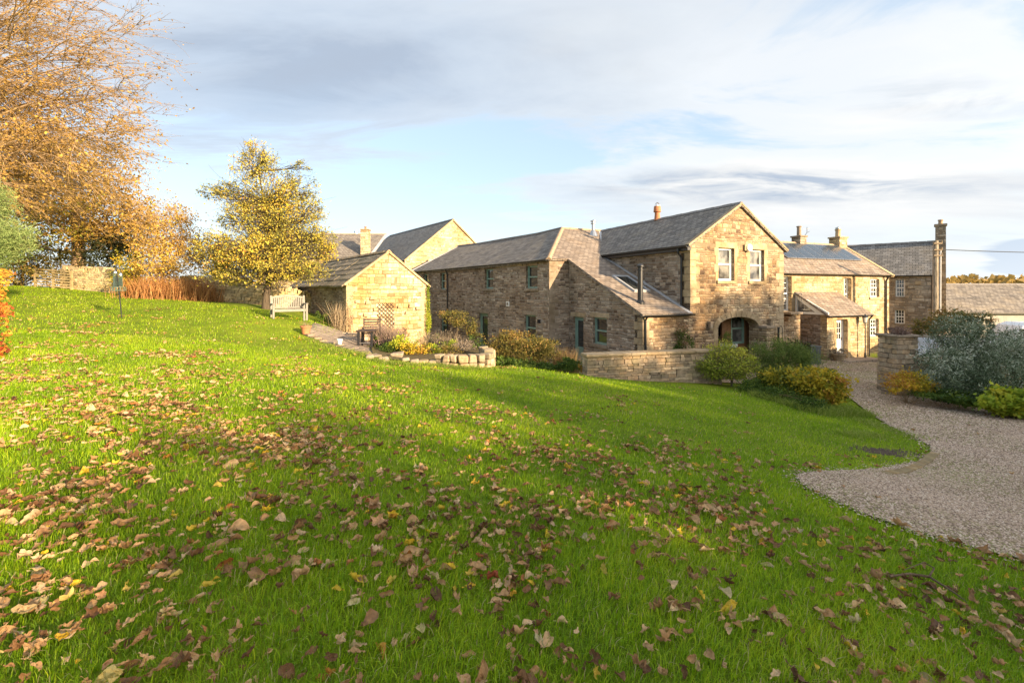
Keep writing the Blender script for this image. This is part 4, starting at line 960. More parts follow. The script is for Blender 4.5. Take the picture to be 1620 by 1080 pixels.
# round gate pier with dead heather in its top
def pier():
    c=Vector((12.75,15.05,0)); zb=gz(12.6,15.1)-.1; R_=root('gate_pier',(12.6,15.1,zb+.1),'stout rubble stone gate pier topped with dead brown heather','gate pier')
    m=MB(); z=zb; a0=.12; core=MB().box(Fr(c,(math.cos(a0),math.sin(a0))),-.3,.3,-.27,.27,zb,-1.55); bd(core,'pier_core',M['stone_low'],R_)
    fr=Fr(c,(math.cos(a0),math.sin(a0))); top=-1.5
    while z<top-.02:
        ch=min(rw.uniform(.09,.17),top-z); k=(z-zb)/(top-zb); hx=.41-.04*k; hy=.37-.04*k
        for ax,sg in ((0,-1),(0,1),(1,-1),(1,1)):
            l_=2*hx if ax==0 else 2*hy; s=-l_/2
            while s<l_/2-.03:
                l=min(rw.uniform(.16,.4),l_/2-s)
                if ax==0: cc=fr.P(s+l/2,sg*(hy-.07)+rw.uniform(-.015,.015),z+ch/2); m.stone(cc,(l*.96,.16,ch*.9),a0,rw,.06)
                else: cc=fr.P(sg*(hx-.07)+rw.uniform(-.015,.015),s+l/2,z+ch/2); m.stone(cc,(.16,l*.96,ch*.9),a0,rw,.06)
                s+=l
        z+=ch
    bd(m,'stonework',M['stone_low_b'],R_,bevel=.012)
    bd(MB().box(fr,-.45,.45,-.41,.41,top,top+.07),'pier_cap',M['dressed_grey'],R_,bevel=.02)
    return fr,top+.07
pfr,ptop=pier()
# wall returning behind the pier on its right
drystone('side_wall','low rubble wall running right behind the gate pier under the silver shrub',[(13.4,15.6),(16.0,16.4),(19,16.8)],lambda k:1.1,.45,'stone_low',cope=False)
# raised bed wall with rounded end
bedp=[G(660,573),G(690,576),G(725,580),G(752,581)]
e_=bedp[-1]; bedp+=[e_+Vector((.22,.15,0)),e_+Vector((.38,.5,0)),e_+Vector((.36,1.1,0)),e_+Vector((.1,2.0,0))]
BT=e_.z+.37
def bedwall():
    R_=root('raised_bed_wall',tuple(e_),'low curved retaining wall of big pale sunlit stones around the flower bed','stone wall')
    m=MB(); pts=[Vector(p) for p in bedp]
    for i in range(len(pts)-1):
        a,b=pts[i],pts[i+1]; n=max(1,round((b-a).length/.24)); d=(b-a).normalized()
        for j in range(n):
            p=a.lerp(b,(j+.5)/n); g=gz(p.x,p.y); zt=BT-.02 if i>0 else BT-.2; hgt=zt-g+.15; rows=rw.choice((2,2,3))
            for r_ in range(rows):
                sz_=(b-a).length/n
                m.stone((p.x+rw.uniform(-.03,.03),p.y+rw.uniform(-.03,.03)+.1,g-.12+hgt*(r_+.5)/rows),(sz_*rw.uniform(.75,1.15),.34,hgt/rows*rw.uniform(.85,1.05)),math.atan2(d.y,d.x),rw,.1)
    bd(m,'stonework',m_block('pale_bed_stone',(.36,.29,.20),.25),R_,bevel=.035)
bedwall()
soil=m_plain('soil',(.13,.10,.05),.95,.25,12,.5,.1)
bedpoly=[G(592,568).xy,G(625,571).xy,G(660,574).xy,G(690,573).xy,G(725,576).xy,G(752,578).xy,Vector((e_.x+.28,e_.y+.6)),Vector((e_.x+.2,e_.y+1.6)),Vector((-1.6,18.8)),Vector((-3.6,20.8)),Vector((-4.9,20.6)),Vector((-6.0,19.2))]
def zbed(x,y):
    g=ground(x,y); k=np.clip((x+5.2)/2.5,0,1); return np.maximum(g+.04,(BT-.26)*k+(g+.05)*(1-k))
sheet('flower_bed',bedpoly,.15,0,soil,zf=zbed)
# patio slabs and edging
patio=[G(480,529).xy,G(505,541).xy,G(535,549).xy,G(568,557).xy,G(600,566).xy,Vector((-5.6,19.4)),Vector((-4.6,22.0)),Vector((-7.2,20.6)),Vector((-8.3,19.2))]
def m_paving():
    s=NT('paving'); uv=s.n('ShaderNodeTexCoord').outputs['Object']
    b=s.n('ShaderNodeTexBrick',Vector=uv,Scale=1,Mortar__Size=.012,Brick__Width=.6,Row__Height=.45,Color1=(.26,.20,.155,1),Color2=(.34,.275,.215,1),Mortar=(.12,.1,.07,1))
    n=noise(s,uv,7,6,.7); c=s.mix(1,b.outputs['Color'],s.ramp(n,[(.3,(.6,.6,.58)),(.7,(1.15,1.15,1.15))]),'MULTIPLY'); return s.out(c,.85,n,.4,.01,.2)
M['paving']=m_paving()
sheet('patio',patio,.3,.02,M['paving'])
ep=[G(478,528),G(490,534),G(510,543),G(535,550),G(568,558),G(592,567)]
m=MB()
for i in range(len(ep)-1):
    a,b=ep[i],ep[i+1]; n=max(1,round((b-a).length/.45)); d=(b-a).normalized()
    for j in range(n):
        p=a.lerp(b,(j+.5)/n); m.stone((p.x+rw.uniform(-.04,.04),p.y+.14,gz(p.x,p.y)+.005),((b-a).length/n*.95,rw.uniform(.2,.4),.13),math.atan2(d.y,d.x),rw,.09)
tag(bd(m,'stone_edging',m_block('edging_stone',(.27,.21,.165),.2),loc=tuple(ep[2]),bevel=.02),'flat pinkish stone edging between the lawn and the patio','edging')
m=MB(); ba=.5
for i in range(14):
    p=Vector((-7.1+.16*i*1.0,18.9+.10*i,0)); 
    for j in range(2): m.stone((p.x,p.y,-1.95-.05*i*.3+.16*j),(.2,.2,.15),.55,rw,.06)
tag(bd(m,'patio_wall',m_block('patio_stone',(.42,.34,.25),.25),loc=(-6.5,19.3,-2.1),bevel=.015),'low stone kerb wall at the back of the patio in front of the outhouse','stone kerb')
rk=[(628,560,.36),(642,566,.26),(608,566,.28),(655,569,.24),(585,561,.24),(745,560,.0)]
for px,py,s_ in rk:
    if not s_: continue
    g=G(px,py+6); m=MB().stone((g.x,g.y,g.z+s_*.2),(s_,s_*.7,s_*.55),rw.uniform(0,1),rw,.2)
    lab={628:'largest pale angular rock at the front of the flower bed',642:'flat rock just right of the largest bed rock',608:'rock beside the end of the patio edging',655:'smallest pale rock nearest the curved bed wall',585:'grey rock at the foot of the black garden table'}[px]
    tag(bd(m,'rock',m_block('rock_%d'%px,(.36,.29,.22),.1),loc=tuple(g),bevel=.05),lab,'rock')
# brick edging strip at the lawn tip
m=MB(); es=[G(*p) for p in [(1400,752),(1425,750),(1448,742),(1466,732),(1478,720)]]
for i in range(len(es)-1):
    a,b=es[i],es[i+1]; n=max(1,round((b-a).length/.11)); d=(b-a).normalized()
    for j in range(n):
        p=a.lerp(b,(j+.5)/n); m.stone((p.x,p.y,gz(p.x,p.y)+.02),(.1,.13,.06),math.atan2(d.y,d.x),rw,.09)
tag(bd(m,'brick_edging',m_block('edging_brick',(.30,.23,.13),.2),loc=tuple(es[2]),bevel=.008),'row of worn bricks edging the tip of the lawn','edging')
bc_=G(1404,715); n_=900; P_=np.stack([bc_.x+RS.normal(0,.26,n_),bc_.y+RS.normal(0,.10,n_)],1); P_=np.stack([P_[:,0],P_[:,1],ground(P_[:,0],P_[:,1])+.004],1)
v,f=rockmesh(P_,RS.uniform(.008,.035,n_),.5); tag(mk('bare_soil',v,f,m_plain('dark_soil',(.10,.07,.045),.95,.3,14,.3)),'dark crumbly soil scraped bare on the grass bank','soil',kind='stuff')
# porch paving step
m=MB(); fr=FR
zz=-3.62; m.box(fr,1.2,4.0,pb-.9,pb-.02,zz-.3,zz+.08); m.box(fr,2.0,5.6,pb-1.9,pb-.92,zz-.4,zz-.05)
tag(bd(m,'paved_step',M['paving'],loc=tuple(fr.P(2,pb-.5,zz)),bevel=.02),'two broad stone paving steps before the white cottage door','step')
# ================================================================== furniture and fittings
def bench():
    bx,by=-8.98,18.45; z=gz(bx,by); R_=root('garden_bench',(bx,by,z),'weathered pale wooden garden bench with slatted arched back on the lawn','bench')
    fr=Fr((bx,by,z),(.78,.60)); w=.62; wd_=M['wood_grey']
    for sx in (-1,1):
        x=sx*w
        bd(MB().hexa([fr.P(x-.035,-.03,-.05),fr.P(x+.035,-.03,-.05),fr.P(x+.035,.035,-.05),fr.P(x-.035,.035,-.05),fr.P(x-.035,-.03,.62),fr.P(x+.035,-.03,.62),fr.P(x+.035,.035,.62),fr.P(x-.035,.035,.62)]),'leg',wd_,R_,bevel=.006)
        m=MB().box(fr,x-.035,x+.035,.42,.49,-.12,.44); m.hexa([fr.P(x-.035,.42,.44),fr.P(x+.035,.42,.44),fr.P(x+.035,.49,.44),fr.P(x-.035,.49,.44),fr.P(x-.035,.52,.98),fr.P(x+.035,.52,.98),fr.P(x+.035,.58,.98),fr.P(x-.035,.58,.98)])
        bd(m,'leg',wd_,R_,bevel=.006)
        bd(MB().box(fr,x-.045,x+.045,-.07,.50,.622,.66),'armrest',wd_,R_,bevel=.008)
    m=MB()
    for i in range(6): m.box(fr,-w+.0,w-.0,-.02+.075*i,.035+.075*i,.41,.43)
    m.box(fr,-w+.04,w-.04,-.03,-.005,.33,.408); m.box(fr,-w+.04,w-.04,.43,.46,.33,.408)
    bd(m,'seat',wd_,R_)
    m=MB(); n=17
    for i in range(n):
        x=-w+.06+(2*w-.12)*i/(n-1); top=.84+.10*math.cos(x/w*1.45); 
        m.hexa([fr.P(x-.02,.475,.50),fr.P(x+.02,.475,.50),fr.P(x+.02,.49,.50),fr.P(x-.02,.49,.50),fr.P(x-.02,.535,top),fr.P(x+.02,.535,top),fr.P(x+.02,.55,top),fr.P(x-.02,.55,top)])
    N=12
    for i in range(N):
        x0=-w+.035+(2*w-.07)*i/N;x1=-w+.035+(2*w-.07)*(i+1)/N; h=lambda x:.84+.10*math.cos(x/w*1.45)
        m.hexa([fr.P(x0,.525,h(x0)),fr.P(x1,.525,h(x1)),fr.P(x1,.565,h(x1)),fr.P(x0,.565,h(x0)),fr.P(x0,.53,h(x0)+.07),fr.P(x1,.53,h(x1)+.07),fr.P(x1,.57,h(x1)+.07),fr.P(x0,.57,h(x0)+.07)])
    m.box(fr,-w+.035,w-.035,.46,.50,.455,.505); bd(m,'backrest',wd_,R_)
bench()
def feeder():
    b=G(193,503); R_=root('bird_feeder_pole',tuple(b),'leaning dark metal pole carrying green wire bird feeders on the left lawn','bird feeder')
    t_=b+Vector((-.22,.0,1.95)); bd(MB().tube([b-Vector((0,0,.1)),b.lerp(t_,.5),t_],.017,8),'pole',M['black'],R_)
    c=b+Vector((-.14,0,1.02)); gm=m_plain('green_wire',(.10,.16,.13),.5)
    m=MB(); 
    for i in range(12):
        q=2*math.pi*i/12; m.tube([c+Vector((.22*math.cos(q),.22*math.sin(q),-.02)),c+Vector((.22*math.cos(q),.22*math.sin(q),.10))],.008,4)
        m.tube([c,c+Vector((.22*math.cos(q),.22*math.sin(q),-.02))],.006,4)
    for z in (-.02,.10): m.tube([c+Vector((.22*math.cos(2*math.pi*i/16),.22*math.sin(2*math.pi*i/16),z)) for i in range(17)],.01,4)
    bd(m,'seed_tray',gm,R_)
    for dx,dz,r_,h in ((-.10,.12,.06,.5),(.09,.14,.055,.4)):
        m=MB(); cc=c+Vector((dx,0,dz))
        for i in range(10):
            q=2*math.pi*i/10; m.tube([cc+Vector((r_*math.cos(q),r_*math.sin(q),0)),cc+Vector((r_*math.cos(q),r_*math.sin(q),h))],.004,4)
        for j in range(7): m.tube([cc+Vector((r_*math.cos(2*math.pi*i/10),r_*math.sin(2*math.pi*i/10),h*j/6)) for i in range(11)],.0035,4)
        fo=bd(m,'feeder_cage',gm,R_); bd(MB().lathe(cc+Vector((0,0,h)),[(r_*1.2,0),(r_*1.1,.03),(.02,.1)],12),'feeder_lid',M['steel'],fo)
        bd(MB().lathe(cc+Vector((0,0,.01)),[(r_*.7,0),(r_*.7,h*.75)],10),'feeder_tube',M['glass'],fo)
        bd(MB().tube([cc+Vector((0,0,h+.08)),cc+Vector((0,0,h+.22)),b.lerp(t_,.96)],.008,4),'hook',M['black'],fo)
feeder()
def pot(name,label,c,r,h,mat,cat='plant pot'):
    o=MB().lathe(c,[(r*.68,0),(r*.92,h*.8),(r*1.06,h*.8),(r*1.08,h),(r*.92,h),(r*.88,h*.86)],18)
    return tag(bd(o,name,M[mat],loc=tuple(c),smooth=False),label,cat)
c=G(481,531); pot('plant_pot','terracotta pot with a dead grey plant at the corner of the stone edging',c+Vector((0,.15,.05)),.19,.30,'terra'); potc=c+Vector((0,.15,.33))
c=G(532,551); pot('white_pot','small white pot standing on the patio edging',c+Vector((0,.3,.1)),.09,.17,'white')
def table():
    g=Vector((-5.0,17.2,0)); p=W(565,552,16.6); fr=Fr((p.x,p.y,p.z),(1,.05)); R_=root('garden_table',tuple(p),'black metal garden table frame beside the patio edging','table')
    for x,y in ((.0,0),(.48,0),(.0,.5),(.48,.5)): bd(MB().box(fr,x,x+.07,y,y+.07,-.15,.62),'leg',M['black'],R_,bevel=.004)
    bd(MB().box(fr,-.04,.6,-.04,.62,.622,.68),'tabletop',M['wood_dark'],R_,bevel=.008); bd(MB().box(fr,.08,.47,.02,.05,.2,.23),'rail',M['steel'],R_)
table()
def chair():
    p=W(573,545,17.6); fr=Fr((p.x,p.y,p.z),(1,.25)); R_=root('wooden_chair',tuple(p),'dark slatted wooden garden armchair against the sunlit outhouse gable','chair')
    for x in (0,.62):
        bd(MB().box(fr,x,x+.05,0,.05,-.15,.62),'leg',M['wood_dark'],R_); bd(MB().box(fr,x,x+.05,.5,.55,-.15,.98),'leg',M['wood_dark'],R_); bd(MB().box(fr,x-.01,x+.06,-.04,.5,.621,.655),'armrest',M['wood_dark'],R_)
    m=MB(); 
    for i in range(6): m.box(fr,.051,.619,.02+.085*i,.085+.085*i,.40,.42)
    bd(m,'seat',M['wood_dark'],R_); m=MB()
    for i in range(5): m.box(fr,.051,.619,.51,.53,.50+.1*i,.56+.1*i)
    bd(m,'backrest',M['wood_dark'],R_)
chair()
def lattice(name,label,fr,a0,a1,z0,z1,b,mat,st=.16,r=.012):
    m=MB(); w_=a1-a0; h=z1-z0
    for sg in (1,-1):
        s=-h
        while s<w_:
            # line a=s+t, z=t
            t0=max(0,-s); t1=min(h,w_-s)
            if t1-t0>.05:
                if sg>0: p,q=(a0+s+t0,z0+t0),(a0+s+t1,z0+t1)
                else: p,q=(a1-s-t0,z0+t0),(a1-s-t1,z0+t1)
                m.tube([fr.P(p[0],b-(.012 if sg>0 else 0),p[1]),fr.P(q[0],b-(.012 if sg>0 else 0),q[1])],r,4)
            s+=st
    return tag(bd(m,name,M[mat],loc=tuple(fr.P(a0,b,z0))),label,'trellis')
lattice('trellis','dark diamond trellis fixed on the sunlit outhouse gable',FG,1.45,2.3,-1.85,-.6,-.04,'wood_dark',.2)
lattice('trellis','brown diamond trellis on the farmhouse wall beside the arch',FA,-.78,-.1,.9,2.3,-.04,'wood_brown',.17)
# planters near the front wall
c=FA.P(1.05,-.9,0); c=Vector((c.x,c.y,-2.55)); pot('bucket_planter','large galvanised bucket planter with a small green shrub behind the low wall',c,.30,.5,'lead')
bk=c+Vector((0,0,.45))
tag(bd(MB().box(Fr(c,V),-.45,.45,-.35,.45,-.95,-.012),'planter_stand',M['dressed'],loc=(c.x,c.y,-3.45),bevel=.02),'stone block carrying the galvanised bucket planter','plinth')
c=FA.P(-.35,-.45,0); c=Vector((c.x,c.y,-2.55)); m=MB().box(Fr(c,V),-.3,.3,-.2,.2,-.9,.22); tag(bd(m,'stone_trough',M['dressed'],loc=tuple(c),bevel=.03),'stone trough holding the climber beside the trellis','trough')
# gate pillar stub next to the arch
fr=Fr(FA.P(3.99,-.36,0),V); m=MB().box(fr,.0,.44,0,.355,-.3,1.9); R_=root('stone_pillar',tuple(FA.P(4.5,-.4,0)),'square stone pillar with a flat cap beside the arched porch','pillar')
bd(m,'shaft',M['stone_main'],R_); bd(MB().box(fr,-.06,.50,-.06,.355,1.9,2.0),'pillar_cap',M['dressed_grey'],R_,bevel=.015)
fr=Fr(FA.P(4.55,-.5,0),(1,.25)); R_=root('iron_gate',tuple(fr.P(.6,0,0)),'black wrought iron gate and railing between the pillar and the cottage stair','gate')
m=MB(); m.box(fr,-.03,.03,-.03,.03,0,1.95); m.box(fr,.0,1.7,-.012,.012,.2,.225); m.box(fr,0,1.7,-.012,.012,1.25,1.275)
bd(m,'gate_frame',M['black'],R_)
m=MB()
for i in range(13): x=.1+.13*i; m.tube([fr.P(x,0,.15),fr.P(x,0,1.42+.08*math.sin(i*1.57)**2)],.007,4)
m.tube([fr.P(.05,0,1.9),fr.P(.12,0,2.02),fr.P(.2,0,1.9),fr.P(.2,0,1.4)],.012,5)
bd(m,'gate_bars',M['black'],R_)
# lamp post before the cottage
p=R(3.48,-2.0,0); g=-3.8
R_=root('lamp_post',(p.x,p.y,g),'slim black lantern post at the right corner of the cottage porch','lamp post')
p=Vector((p.x,p.y,0)); P=lambda z:p+Vector((0,0,z))
m=MB().tube([P(g),P(g+.5),P(g+.52),P(g+2.1)],[.06,.05,.032,.028],10); bd(m,'post',M['black'],R_)
m=MB(); m.tube([P(g+2.06),P(g+2.10)],[.05,.09],8); m.tube([P(g+2.4),P(g+2.5),P(g+2.58)],[.15,.06,.015],8); m.tube([P(g+2.0)-Vector((.2,0,0)),P(g+2.0)+Vector((.2,0,0))],.012,5)
for i in range(6):
    q=math.pi*i/3; m.tube([P(g+2.1)+Vector((.08*math.cos(q),.08*math.sin(q),0)),P(g+2.4)+Vector((.13*math.cos(q),.13*math.sin(q),0))],.008,4)
lo=bd(m,'lantern',M['black'],R_); bd(MB().tube([P(g+2.11),P(g+2.39)],[.07,.115],6),'lantern_glass',M['lamp_white'],lo)
# low planters by the porch
c=R(1.25,-2.1,0); c=Vector((c.x,c.y,-3.62)); pot('stone_planter','squat stone planter with a small shrub left of the white cottage door',c,.3,.42,'dressed')
spl=c+Vector((0,0,.4))
c=Vector((14.6,22.3,-3.6)); m=MB().box(Fr(c,VR),-.35,.35,-.3,.3,0,.85); m.box(Fr(c,VR),-.38,.38,-.33,.33,.85,.92)
tag(bd(m,'storage_bin',m_plain('slate_grey_plastic',(.07,.08,.09),.5),loc=tuple(c),bevel=.02),'dark grey storage bin standing before the stone stair','bin')
# utility pole and wire
pb_=Vector((22.9,24.6,0)); g=gz(22.9,24.6)
R_=root('utility_pole',(pb_.x,pb_.y,g),'tall weathered wooden utility pole with wires in front of the grey house','utility pole')
bd(MB().tube([(pb_.x-.05,pb_.y,g-.3),(pb_.x,pb_.y,2.7)],[.15,.115],12),'pole',m_bark('pole_wood',(.30,.25,.19)),R_)
bd(MB().tube([(pb_.x+.13,pb_.y-.1,g),(pb_.x+.16,pb_.y-.1,2.2)],.045,8),'cable_conduit',M['lead'],R_)
m=MB()
for z in (2.55,2.2,1.9): m.box(Fr((pb_.x,pb_.y,0),(1,0)),-.22,.22,-.16,-.1,z-.03,z+.03); m.tube([(pb_.x+.2,pb_.y-.13,z),(pb_.x+.2,pb_.y-.13,z+.14)],.035,8)
bd(m,'insulator_bracket',M['dressed_grey'],R_)
def wire(a,b,sag_,label):
    a=Vector(a);b=Vector(b); pts=[a.lerp(b,i/16)-Vector((0,0,sag_*4*(i/16)*(1-i/16))) for i in range(17)]
    tag(bd(MB().tube(pts,.022,5),'overhead_wire',M['black'],loc=tuple(a)),label,'cable')
wire((pb_.x+.2,pb_.y-.13,2.22),(48,26.5,2.75),.35,'black overhead wire running right from the utility pole across the cloud')
# hurdle fence left
def hurdle():
    a=W(56,454,26.2); b=W(113,459,26.0); a.z=gz(a.x,a.y); b.z=gz(b.x,b.y); d=b-a; d.z=0; fr=Fr((a.x,a.y,a.z-.03),d); L_=d.length
    R_=root('hurdle_gate',tuple(a),'weathered wooden hurdle gate with thin horizontal rails left of the sunlit wall','gate')
    dz=b.z-a.z; hw_=m_plain('hurdle_wood',(.34,.26,.13),.85,.2,8,.2)
    for x in (0,L_/2,L_): bd(MB().box(fr,x-.05,x+.05,-.05,.05,-.1+dz*x/L_,1.12+dz*x/L_),'post',hw_,R_)
    m=MB()
    for i in range(7):
        z=.12+.15*i; m.hexa([fr.P(0,-.07,z),fr.P(L_,-.07,z+dz),fr.P(L_,-.052,z+dz),fr.P(0,-.052,z),fr.P(0,-.07,z+.075),fr.P(L_,-.07,z+dz+.075),fr.P(L_,-.052,z+dz+.075),fr.P(0,-.052,z+.075)])
    bd(m,'rails',hw_,R_)
hurdle()
# ---- vehicles
def vehicle(name,label,cat,loc,ang,body,prof,glassz,width,wheels,rack=False,paint=None):
    R_=root(name,loc,label,cat); fr=Fr(loc,(math.cos(ang),math.sin(ang)))
    def ring(s,w): return [fr.P(x,s*w*(1-(.14 if z>glassz[0] else 0)),z) for x,z in prof]
    n=len(prof); w_=width/2; m=MB(); rings=[[fr.P(x,s*w_*(1-(.16*min(1,max(0,(z-glassz[0])/.5)))),z) for x,z in prof] for s in (-1,-.93,0,.93,1)]
    rings[0]=[p+(fr.P(2,0,.7)-p)*.02 for p in rings[0]]; rings[-1]=[p+(fr.P(2,0,.7)-p)*.02 for p in rings[-1]]
    vs=[p for r_ in rings for p in r_]; fs=[]
    for i in range(4):
        for j in range(n): fs.append((i*n+j,i*n+(j+1)%n,(i+1)*n+(j+1)%n,(i+1)*n+j))
    fs+=[tuple(range(n))[::-1],tuple(range(4*n,5*n))]
    bd(m.add(vs,fs),'body',paint,R_,bevel=.03)
    z0,z1,x0,x1=glassz
    for s in (-1,1):
        bd(MB().hexa([fr.P(x0,s*w_*.985-.01,z0),fr.P(x1,s*w_*.985-.01,z0),fr.P(x1,s*w_*.985+.01,z0),fr.P(x0,s*w_*.985+.01,z0),fr.P(x0+.3,s*w_*.87-.01,z1),fr.P(x1-.3,s*w_*.87-.01,z1),fr.P(x1-.3,s*w_*.87+.01,z1),fr.P(x0+.3,s*w_*.87+.01,z1)]),'side_window',M['glass'],R_)
    for x in wheels:
        for s in (-1,1):
            c=fr.P(x,s*(w_-.1),.32); wo=bd(MB().tube([c-fr.n*.1,c+fr.n*.1],.32,18),'wheel',M['black'],R_); bd(MB().tube([c-fr.n*.108,c+fr.n*.108],.19,12),'rim',M['steel'],wo)
    for s in (-.7,.7):
        bd(MB().box(fr,-.03,.06,s*w_-.14,s*w_+.14,.62,.78),'headlight',M['lamp_white'],R_)
    if rack:
        m=MB()
        for s in (-.6,.6): m.box(fr,1.3,3.6,s*w_-.02,s*w_+.02,rack+.06,rack+.09)
        for x in (1.5,2.4,3.3): m.box(fr,x-.03,x+.03,-.7*w_,.7*w_,rack,rack+.058)
        bd(m,'roof_rack',M['wood_grey'],R_)
carp=[(0,.3),(0,.75),(.15,.9),(1.1,1.02),(1.75,1.45),(2.2,1.5),(3.4,1.48),(4.1,1.05),(4.35,.95),(4.4,.3)]
silver=m_plain('silver_paint',(.50,.51,.52),.3,.03,2,metal=.3,spec=.6); whitep=m_plain('white_van_paint',(.75,.76,.78),.3,.03,2,spec=.6)
vehicle('parked_car','silver car with a wooden roof rack parked behind the gate pier','car',(17.4,20.5,gz(18,21)),math.radians(8),None,carp,(.98,1.4,1.35,3.9),1.75,(.85,3.5),1.5,silver)
vanp=[(0,.35),(0,1.0),(.3,1.15),(.8,1.3),(1.3,2.1),(1.7,2.25),(4.9,2.25),(5.0,2.15),(5.0,.35)]
vehicle('parked_van','white van half hidden behind the bare twigs at the right edge','van',(25.2,24.5,gz(26,25)),math.radians(-12),None,vanp,(1.35,1.95,.85,2.2),1.95,(.9,4.0),None,whitep)
# fallen branch
g0=G(1408,926); g1=G(1470,927); g2=G(1512,950); m=MB(); q=Vector((0,0,.06))
m.tube([g0+q,g0.lerp(g1,.5)+q*1.3,g1+q,g2+q*.8],[.006,.008,.009,.005],6); m.tube([g1+q,G(1478,915)+q*1.2,G(1462,909)+q*1.5,G(1430,916)+q],[.006,.005,.004,.002],5)
m.tube([g2+q*.8,G(1530,962)+q*.6],[.005,.002],5)
tag(bd(m,'fallen_twig',m_bark('twig_bark',(.16,.11,.07)),loc=tuple(g1)),'thin curved fallen twig lying on the grass at lower right','twig')
# ================================================================== plants
def unit(v): return v/np.maximum(np.linalg.norm(v,axis=-1,keepdims=True),1e-9)
def cards(P,size,tint,wr=.55,up=.0,rs=RS,sv=.35,dirs=None):
    """one small folded leaf per point (4 verts, 2 tris)"""
    n=len(P); d=rs.normal(0,1,(n,3)) if dirs is None else dirs+rs.normal(0,.35,(n,3)); d[:,2]+=up; d=unit(d)
    e=rs.normal(0,1,(n,3)); e=unit(e-d*(e*d).sum(1,keepdims=True)); nn=np.cross(d,e)
    s=(size*rs.uniform(1-sv,1+sv,n))[:,None]
    a=P; b=P+d*s*.5+e*s*wr*.5+nn*s*.08; c=P+d*s; q=P+d*s*.5-e*s*wr*.5+nn*s*.08
    v=np.stack([a,b,c,q],1).reshape(-1,3); f=(np.array([(0,1,2),(0,2,3)])[None]+np.arange(n)[:,None,None]*4).reshape(-1,3)
    return v,f,np.repeat(tint,4)
def tubes(segs,n=4):
    """segs: array (k, 8): p0 p1 r0 r1"""
    s=np.asarray(segs,float); k=len(s); p0,p1=s[:,:3],s[:,3:6]; r0,r1=s[:,6],s[:,7]
    t=unit(p1-p0); ref=np.where(np.abs(t[:,2:3])<.9,np.array([[0,0,1.]]),np.array([[1.,0,0]])); a=unit(np.cross(t,ref)); b=np.cross(t,a)
    q=np.arange(n)*2*np.pi/n; cs=np.cos(q)[None,:,None]; sn=np.sin(q)[None,:,None]
    R0=p0[:,None]+(a[:,None]*cs+b[:,None]*sn)*r0[:,None,None]; R1=p1[:,None]+(a[:,None]*cs+b[:,None]*sn)*r1[:,None,None]
    v=np.concatenate([R0,R1],1).reshape(-1,3); f=[]
    for j in range(n): f.append((j,(j+1)%n,n+(j+1)%n,n+j))
    f=(np.array(f)[None]+np.arange(k)[:,None,None]*2*n).reshape(-1,4); return v,f
def curve(p,q,k,bow,rs,wig=.06):
    """bent path from p to q"""
    p=np.array(p,float);q=np.array(q,float); t=np.linspace(0,1,k+1)[:,None]; L_=np.linalg.norm(q-p)
    c=p+(q-p)*t+np.array([0,0,1.])*bow*L_*4*t*(1-t)*.25
    w=rs.normal(0,wig*L_/k,(k+1,3)); w[0]=0; w=np.cumsum(w,0)*t*(1-t)*2; return c+w
def path_segs(c,r0,r1):
    k=len(c)-1; r=r0+(r1-r0)*np.linspace(0,1,k+1)**.8
    return [np.concatenate([c[i],c[i+1],[r[i],r[i+1]]]) for i in range(k)]
def blobpts(c,R,n,K,rs,spread=.22,shell=.62):
    """clumped points inside an ellipsoid"""
    d=unit(rs.normal(0,1,(K,3))); r=rs.uniform(shell**3,1,K)**(1/3.); r=np.where(rs.rand(K)<.25,rs.uniform(.1,.7,K),r); r=np.where(rs.rand(K)<.10,rs.uniform(1.0,1.22,K),r)
    cc=d*r[:,None]; w=rs.uniform(.3,1,K); w/=w.sum(); w=w**1.4; w/=w.sum(); i=rs.choice(K,n,p=w)
    P=cc[i]+rs.normal(0,spread,(n,3))*rs.uniform(.5,1.2,K)[i][:,None]; tn=rs.normal(0,.19,K)[i]
    return np.array(c)+P*np.array(R), tn, np.array(c)+cc*np.array(R)
